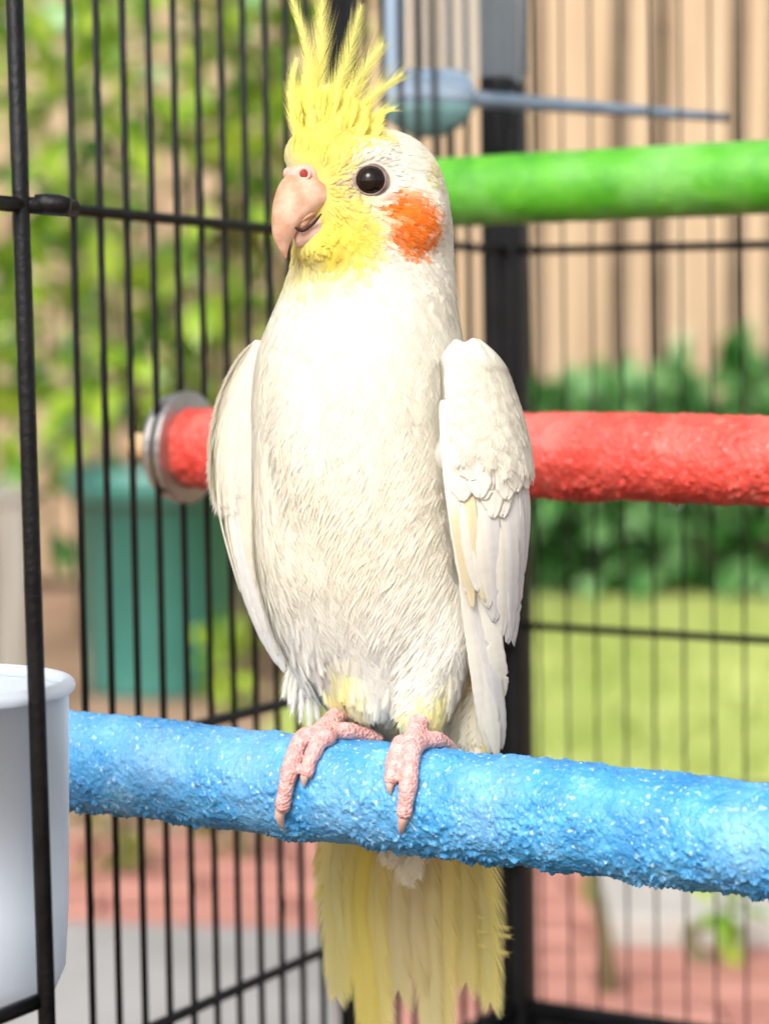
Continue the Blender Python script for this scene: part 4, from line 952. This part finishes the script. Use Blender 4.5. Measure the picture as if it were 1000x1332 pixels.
V, f = ringloft([(414, 276, -48, -12, 10, 0, 22), (405, 284, -58, -17, 9, 0, 22), (398, 291, -60, -10, 7, 0, 17), (395, 298, -60, -4, 2, 0, 8)])
link('cutting_edge', fix_normals(mesh_py('cutting_edge', V, f)), M['beak'], beak)
V, f = ringloft([(418, 291, -40, -6, -12, 0, 22), (408, 299, -50, -14, -13, 0, 21), (399, 306, -53, -15, -10, 0, 18), (391, 314, -53, -9, -6, 0, 12), (386, 319, -52, -2, -2, 0, 4)])
link('lower_beak', fix_normals(mesh_py('lower_beak', V, f)), M['beak_low'], bird)
M['mouth_shade'] = skin_mat('mouth_gap_shade', (.025, .008, .007), (.05, .015, .012), 200, .7, .0, 300, .1, .0003)  # very dark, shade of the gap between the beak halves painted in
mp_ = [np.array(P(x, y, -76)) for x, y in ((382, 295), (388, 298), (394, 300), (402, 295), (410, 288), (418, 278))]
V, f = tube_np(catmull(mp_, 18), np.concatenate([np.linspace(.6, 2.3, 5), np.full(8, 2.3), np.linspace(2.3, .9, 5)])*PX, 8); link('mouth_shade', mesh_py('mouth_shade', V, f), M['mouth_shade'], bird)  # dark strip laid along the beak in place of the shadowed gap
# cere: swollen skin round the nostril
cparts = [blob(397, 229, CS-80, 16, 16, 12), blob(385, 227, CS-74, 12, 12, 14), blob(402, 244, CS-80, 14, 10, 10), blob(411, 250, CS-78, 8, 6, 8), blob(375, 226, CS-58, 7, 9, 14), blob(404, 236, CS-80, 12, 12, 10)]
print('surface', CS, surf(397, 229), surf(400, 262), surf(482, 236))
Vc, fc = join_parts(cparts); link('cere', remesh('cere', Vc, fc, .0005, 4), M['cere'], bird)
def torus(c, nvec, R1, r2, n1=28, n2=10, sy=1.0):
    nvec = np.array(nvec)/np.linalg.norm(nvec); a_ = np.array(RIGHT)-nvec*(np.array(RIGHT)@nvec); a_ /= np.linalg.norm(a_); b_ = np.cross(nvec, a_)
    V = []
    for i in range(n1):
        t = 2*math.pi*i/n1; e = a_*math.cos(t)+b_*math.sin(t)*sy
        for j in range(n2):
            s = 2*math.pi*j/n2; V.append(np.array(c)+e*(R1+r2*math.cos(s))+nvec*r2*math.sin(s))
    f = []
    for i in range(n1):
        for j in range(n2): f.append((i*n2+j, ((i+1) % n1)*n2+j, ((i+1) % n1)*n2+(j+1) % n2, i*n2+(j+1) % n2))
    return np.array(V), f
# find the body surface under the eye
sel = np.where((np.hypot(ax_-482, ay_-236) < 10))[0]; ed = ad_[sel].min()
en = bn[sel[np.argmin(ad_[sel])]]; en = en*.6-np.array(FWD)*.4; en /= np.linalg.norm(en)
V, f = torus(P(395.5, 226.5, CS-90.5), -np.array(FWD)-.25*np.array(RIGHT), 7.4*PX, 2.2*PX); link('nostril_rim', fix_normals(mesh_py('nostril_rim', V, f)), M['cere'], bird)
V, f = blob(395.5, 226.5, CS-91, 5.6, 5.6, 1.2); link('nostril', mesh_py('nostril', V, f), M['nostril'], bird)
ec = np.array(P(482, 236, ed+8))
V, f = sphere_np((0, 0, 0), 20*PX, 24, 36); eye = link('eye', mesh_py('eye', V+ec, f), M['eye'], bird)
lp = []
for R1, r2, off in ((19.6, 1.6, 8.0), (22.0, 1.8, 5.5)):
    lp.append(torus(ec+en*off*PX, en, R1*PX, r2*PX, 40, 10, .95))
V, f = join_parts(lp); link('eyelid', fix_normals(mesh_py('eyelid', V, f)), M['lid'], eye)

# ---- feet: zygodactyl, wrapped on the blue perch
bu = BL.u; bup = np.array([0, 0, 1.0]); bup = bup-bu*(bup@bu); bup /= np.linalg.norm(bup); bfr = np.cross(bup, bu); bfr = bfr if bfr@np.array(FWD) < 0 else -bfr
def hit(x, y, rr):      # point seen at pixel (x,y) at distance rr from the perch axis
    dv = np.array(ray(x, y)); dv /= np.linalg.norm(dv); o_ = np.array(CAM)-BL.p
    dp = dv-bu*(dv@bu); op = o_-bu*(o_@bu); a_ = dp@dp; b_ = 2*dp@op; c_ = op@op-rr*rr; D_ = b_*b_-4*a_*c_
    if D_ > 0: return np.array(CAM)+dv*((-b_-math.sqrt(D_))/(2*a_))
    t = -b_/(2*a_); p_ = np.array(CAM)+dv*t; rel = p_-BL.p; al = bu*(rel@bu); pr = rel-al; return BL.p+al+pr/np.linalg.norm(pr)*max(rr, np.linalg.norm(pr)*.97)
def top_pt(x, phi, rr):  # point at apparent column ~x on the perch, angle phi from the top towards the front
    t = (b0-BL.p)@bu; best = None
    for k_ in np.linspace(-.12, .12, 241):
        c = BL.p+bu*(t+k_)+rr*(math.cos(phi)*bup+math.sin(phi)*bfr); ax1, *_ = invP(c[None])
        e = abs(ax1[0]-x)
        if best is None or e < best[0]: best = (e, c)
    return best[1]
def leg(tarsus, toes, back, seed):
    ps = []
    tr = 13*PX
    ps.append(tube_np(catmull(tarsus, 10), np.linspace(12, 14, 10)*PX, 12))
    claws = []
    for pts, r0_, r1_, claw in toes:
        c = catmull(pts, 26); rad = np.linspace(r0_, r1_, 26)*PX*(1+.07*np.sin(np.linspace(0, 1, 26)*math.pi*5))
        ps.append(tube_np(c, rad, 14)); ps.append(sphere_np(c[-1], r1_*PX*1.12, 10, 14)); ps.append(sphere_np(c[0], r0_*PX*1.15, 10, 14)); claws.append(claw)
    V, f = join_parts(ps); me = remesh('leg', V, f, .0005, 3)
    # scales: rows of small plates
    nv_ = len(me.vertices); co = np.empty(nv_*3, np.float32); me.vertices.foreach_get('co', co); co = co.reshape(-1, 3).astype(float); no = np.empty(nv_*3, np.float32); me.vertices.foreach_get('normal', no); no = no.reshape(-1, 3)
    co = co+no*((fbm(co*1300+seed, 2)-.5)*.0003)[:, None]; me.vertices.foreach_set('co', co.astype(np.float32).ravel())
    lg = link('leg', me, M['foot'], bird)
    for cl in claws:
        if cl is None: continue
        c = catmull(cl, 14); V, f = tube_np(c, np.array([7.5, 7.6, 7.4, 7.2, 6.8, 6.4, 5.9, 5.3, 4.7, 4, 3.3, 2.5, 1.6, .7])*PX, 12); link('claw', mesh_py('claw', V, f), M['claw'], lg)
RR = PR
def H(x, y, lift): return hit(x, y, RR+lift*PX)
hubL = top_pt(412, R(22), RR+13*PX)
leg([np.array(P(452, 893, 62)), np.array(P(458, 915, 58)), np.array(P(440, 930, 50)), hubL],
    [([hubL, H(392, 962, 12), H(378, 1000, 11), H(370, 1035, 10), H(368, 1048, 10)], 13.5, 9.5, [H(367, 1047, 9), H(364, 1060, 11), H(366, 1072, 8), H(373, 1080, 4)]),
     ([top_pt(424, R(20), RR+13*PX), H(414, 968, 12), H(403, 990, 11), H(399, 1004, 10)], 12.5, 9, [H(399, 1002, 9), H(396, 1012, 10), H(395, 1024, 5)]),
     ([hubL, top_pt(440, R(5), RR+13*PX), top_pt(466, R(-12), RR+11*PX), top_pt(488, R(-35), RR+10*PX)], 12.5, 10, None)], None, 1)
hubR = top_pt(536, R(18), RR+13*PX)
leg([np.array(P(549, 905, -2)), np.array(P(547, 928, -12)), hubR],
    [([hubR, H(534, 985, 12), H(531, 1020, 11), H(527, 1048, 10), H(526, 1056, 10)], 14, 9.5, [H(526, 1054, 9), H(524, 1066, 10), H(522, 1078, 7), H(521, 1087, 3)]),
     ([top_pt(524, R(22), RR+13*PX), H(514, 985, 12), H(511, 1004, 11), H(509, 1012, 10)], 12.5, 9.5, [H(509, 1010, 9), H(507, 1022, 9), H(508, 1034, 4)]),
     ([hubR, top_pt(556, R(2), RR+12*PX), top_pt(574, R(-15), RR+11*PX), top_pt(588, R(-40), RR+9*PX)], 13, 9, None)], None, 2)

# ------------------------------------------------------------------ water cup behind the front rod
CUPD = .6405
cc_ = at(-69, 1100, CUPD); cupx, cupy = cc_.x, cc_.y
ztop = at(-69, 884, CUPD).z; zbot = at(-69, 1312, CUPD).z
cup = empty('plastic_cup', (cupx, cupy, zbot)); tag(cup, 'milky white plastic cup hanging behind the front rod of the cage', 'cup')
prof = [(0, 0), (.020, 0), (.0290, .003), (.0325, .011), (.0336, .03), (.0341, .090), (.0343, ztop-zbot-.0018), (.0322, ztop-zbot-.0018), (.0318, .03), (.0305, .012), (.027, .0065), (0, .006)]
V = []; seg = 72
for r_, z in prof:
    for j in range(seg): V.append((cupx+r_*math.cos(2*math.pi*j/seg), cupy+r_*math.sin(2*math.pi*j/seg), zbot+z))
link('cup_wall', fix_normals(mesh_py('cup_wall', V, [tuple(q) for q in grid_faces(len(prof), seg, True)])), M['cup'], cup)
V, f = torus((cupx, cupy, ztop-.0015), (0, 0, 1), .0338, .0021, 72, 12); link('cup_rim', fix_normals(mesh_py('cup_rim', V, f)), M['cup'], cup)
# ------------------------------------------------------------------ clear feeder with blue base and rod, on the far bars
FD = 1.125
fe = empty('seed_feeder', tuple(at(560, 165, FD))); tag(fe, 'clear plastic feeder with pale blue base and grey rod above the green perch', 'feeder')
def feeder_box(name, x0, y0, x1, y1, da, db, mat, bev=.002):
    a_ = at(x0, y1, FD); b_ = at(x1, y0, FD)
    V, f = box_np((a_.x, a_.y+da, a_.z), (b_.x, a_.y+db, b_.z)); return link(name, bevel_me(mesh_py(name, V, f), bev, 3), M[mat], fe)
feeder_box('hopper_side', 497, -60, 526, 104, -.012, .012, 'feeder_blue')  # pale blue panel stands for the highlight along the clear edge
feeder_box('hopper_side', 672, -60, 684, 104, -.012, .012, 'clear')
feeder_box('hopper_front', 527, -60, 671, 104, -.014, -.011, 'clear', .0008)
Vp = ringloft([(556, 100, 0, 0, -6, 0, 8), (556, 106, 0, 0, 0, 0, 0)])[0] if False else None
def dish(name, rows_, mat):
    V = []; seg = 40; c = at(556, 100, FD)
    for (yy_, rx) in rows_:
        z = at(556, yy_, FD).z
        for j in range(seg): V.append((c.x+rx*math.cos(2*math.pi*j/seg), c.y+rx*.45*math.sin(2*math.pi*j/seg), z))
    f = [tuple(q) for q in grid_faces(len(rows_), seg, True)]+[tuple(range(seg)), tuple(range(len(V)-1, len(V)-seg-1, -1))]
    return link(name, fix_normals(mesh_py(name, V, f)), M[mat], fe)
dish('base_hood', [(92, .016), (96, .020), (108, .0228), (124, .0238), (134, .0235)], 'feeder_blue')
dish('base_dish', [(134.5, .0230), (146, .0222), (160, .0185), (172, .012), (178, .006)], 'feeder_teal')
p0_ = at(606, 128, FD); p1_ = at(945, 153, FD+.03)
V, f = tube_np(np.array([p0_*(1-t)+p1_*t for t in np.linspace(0, 1, 8)]), np.linspace(.0042, .0022, 8), 14)
M['rod'] = simple('grey_blue_rod', (.13, .18, .24), (.19, .25, .32), 60, .35, 200, .1, .0006); link('rod', mesh_py('rod', V, f), M['rod'], fe)
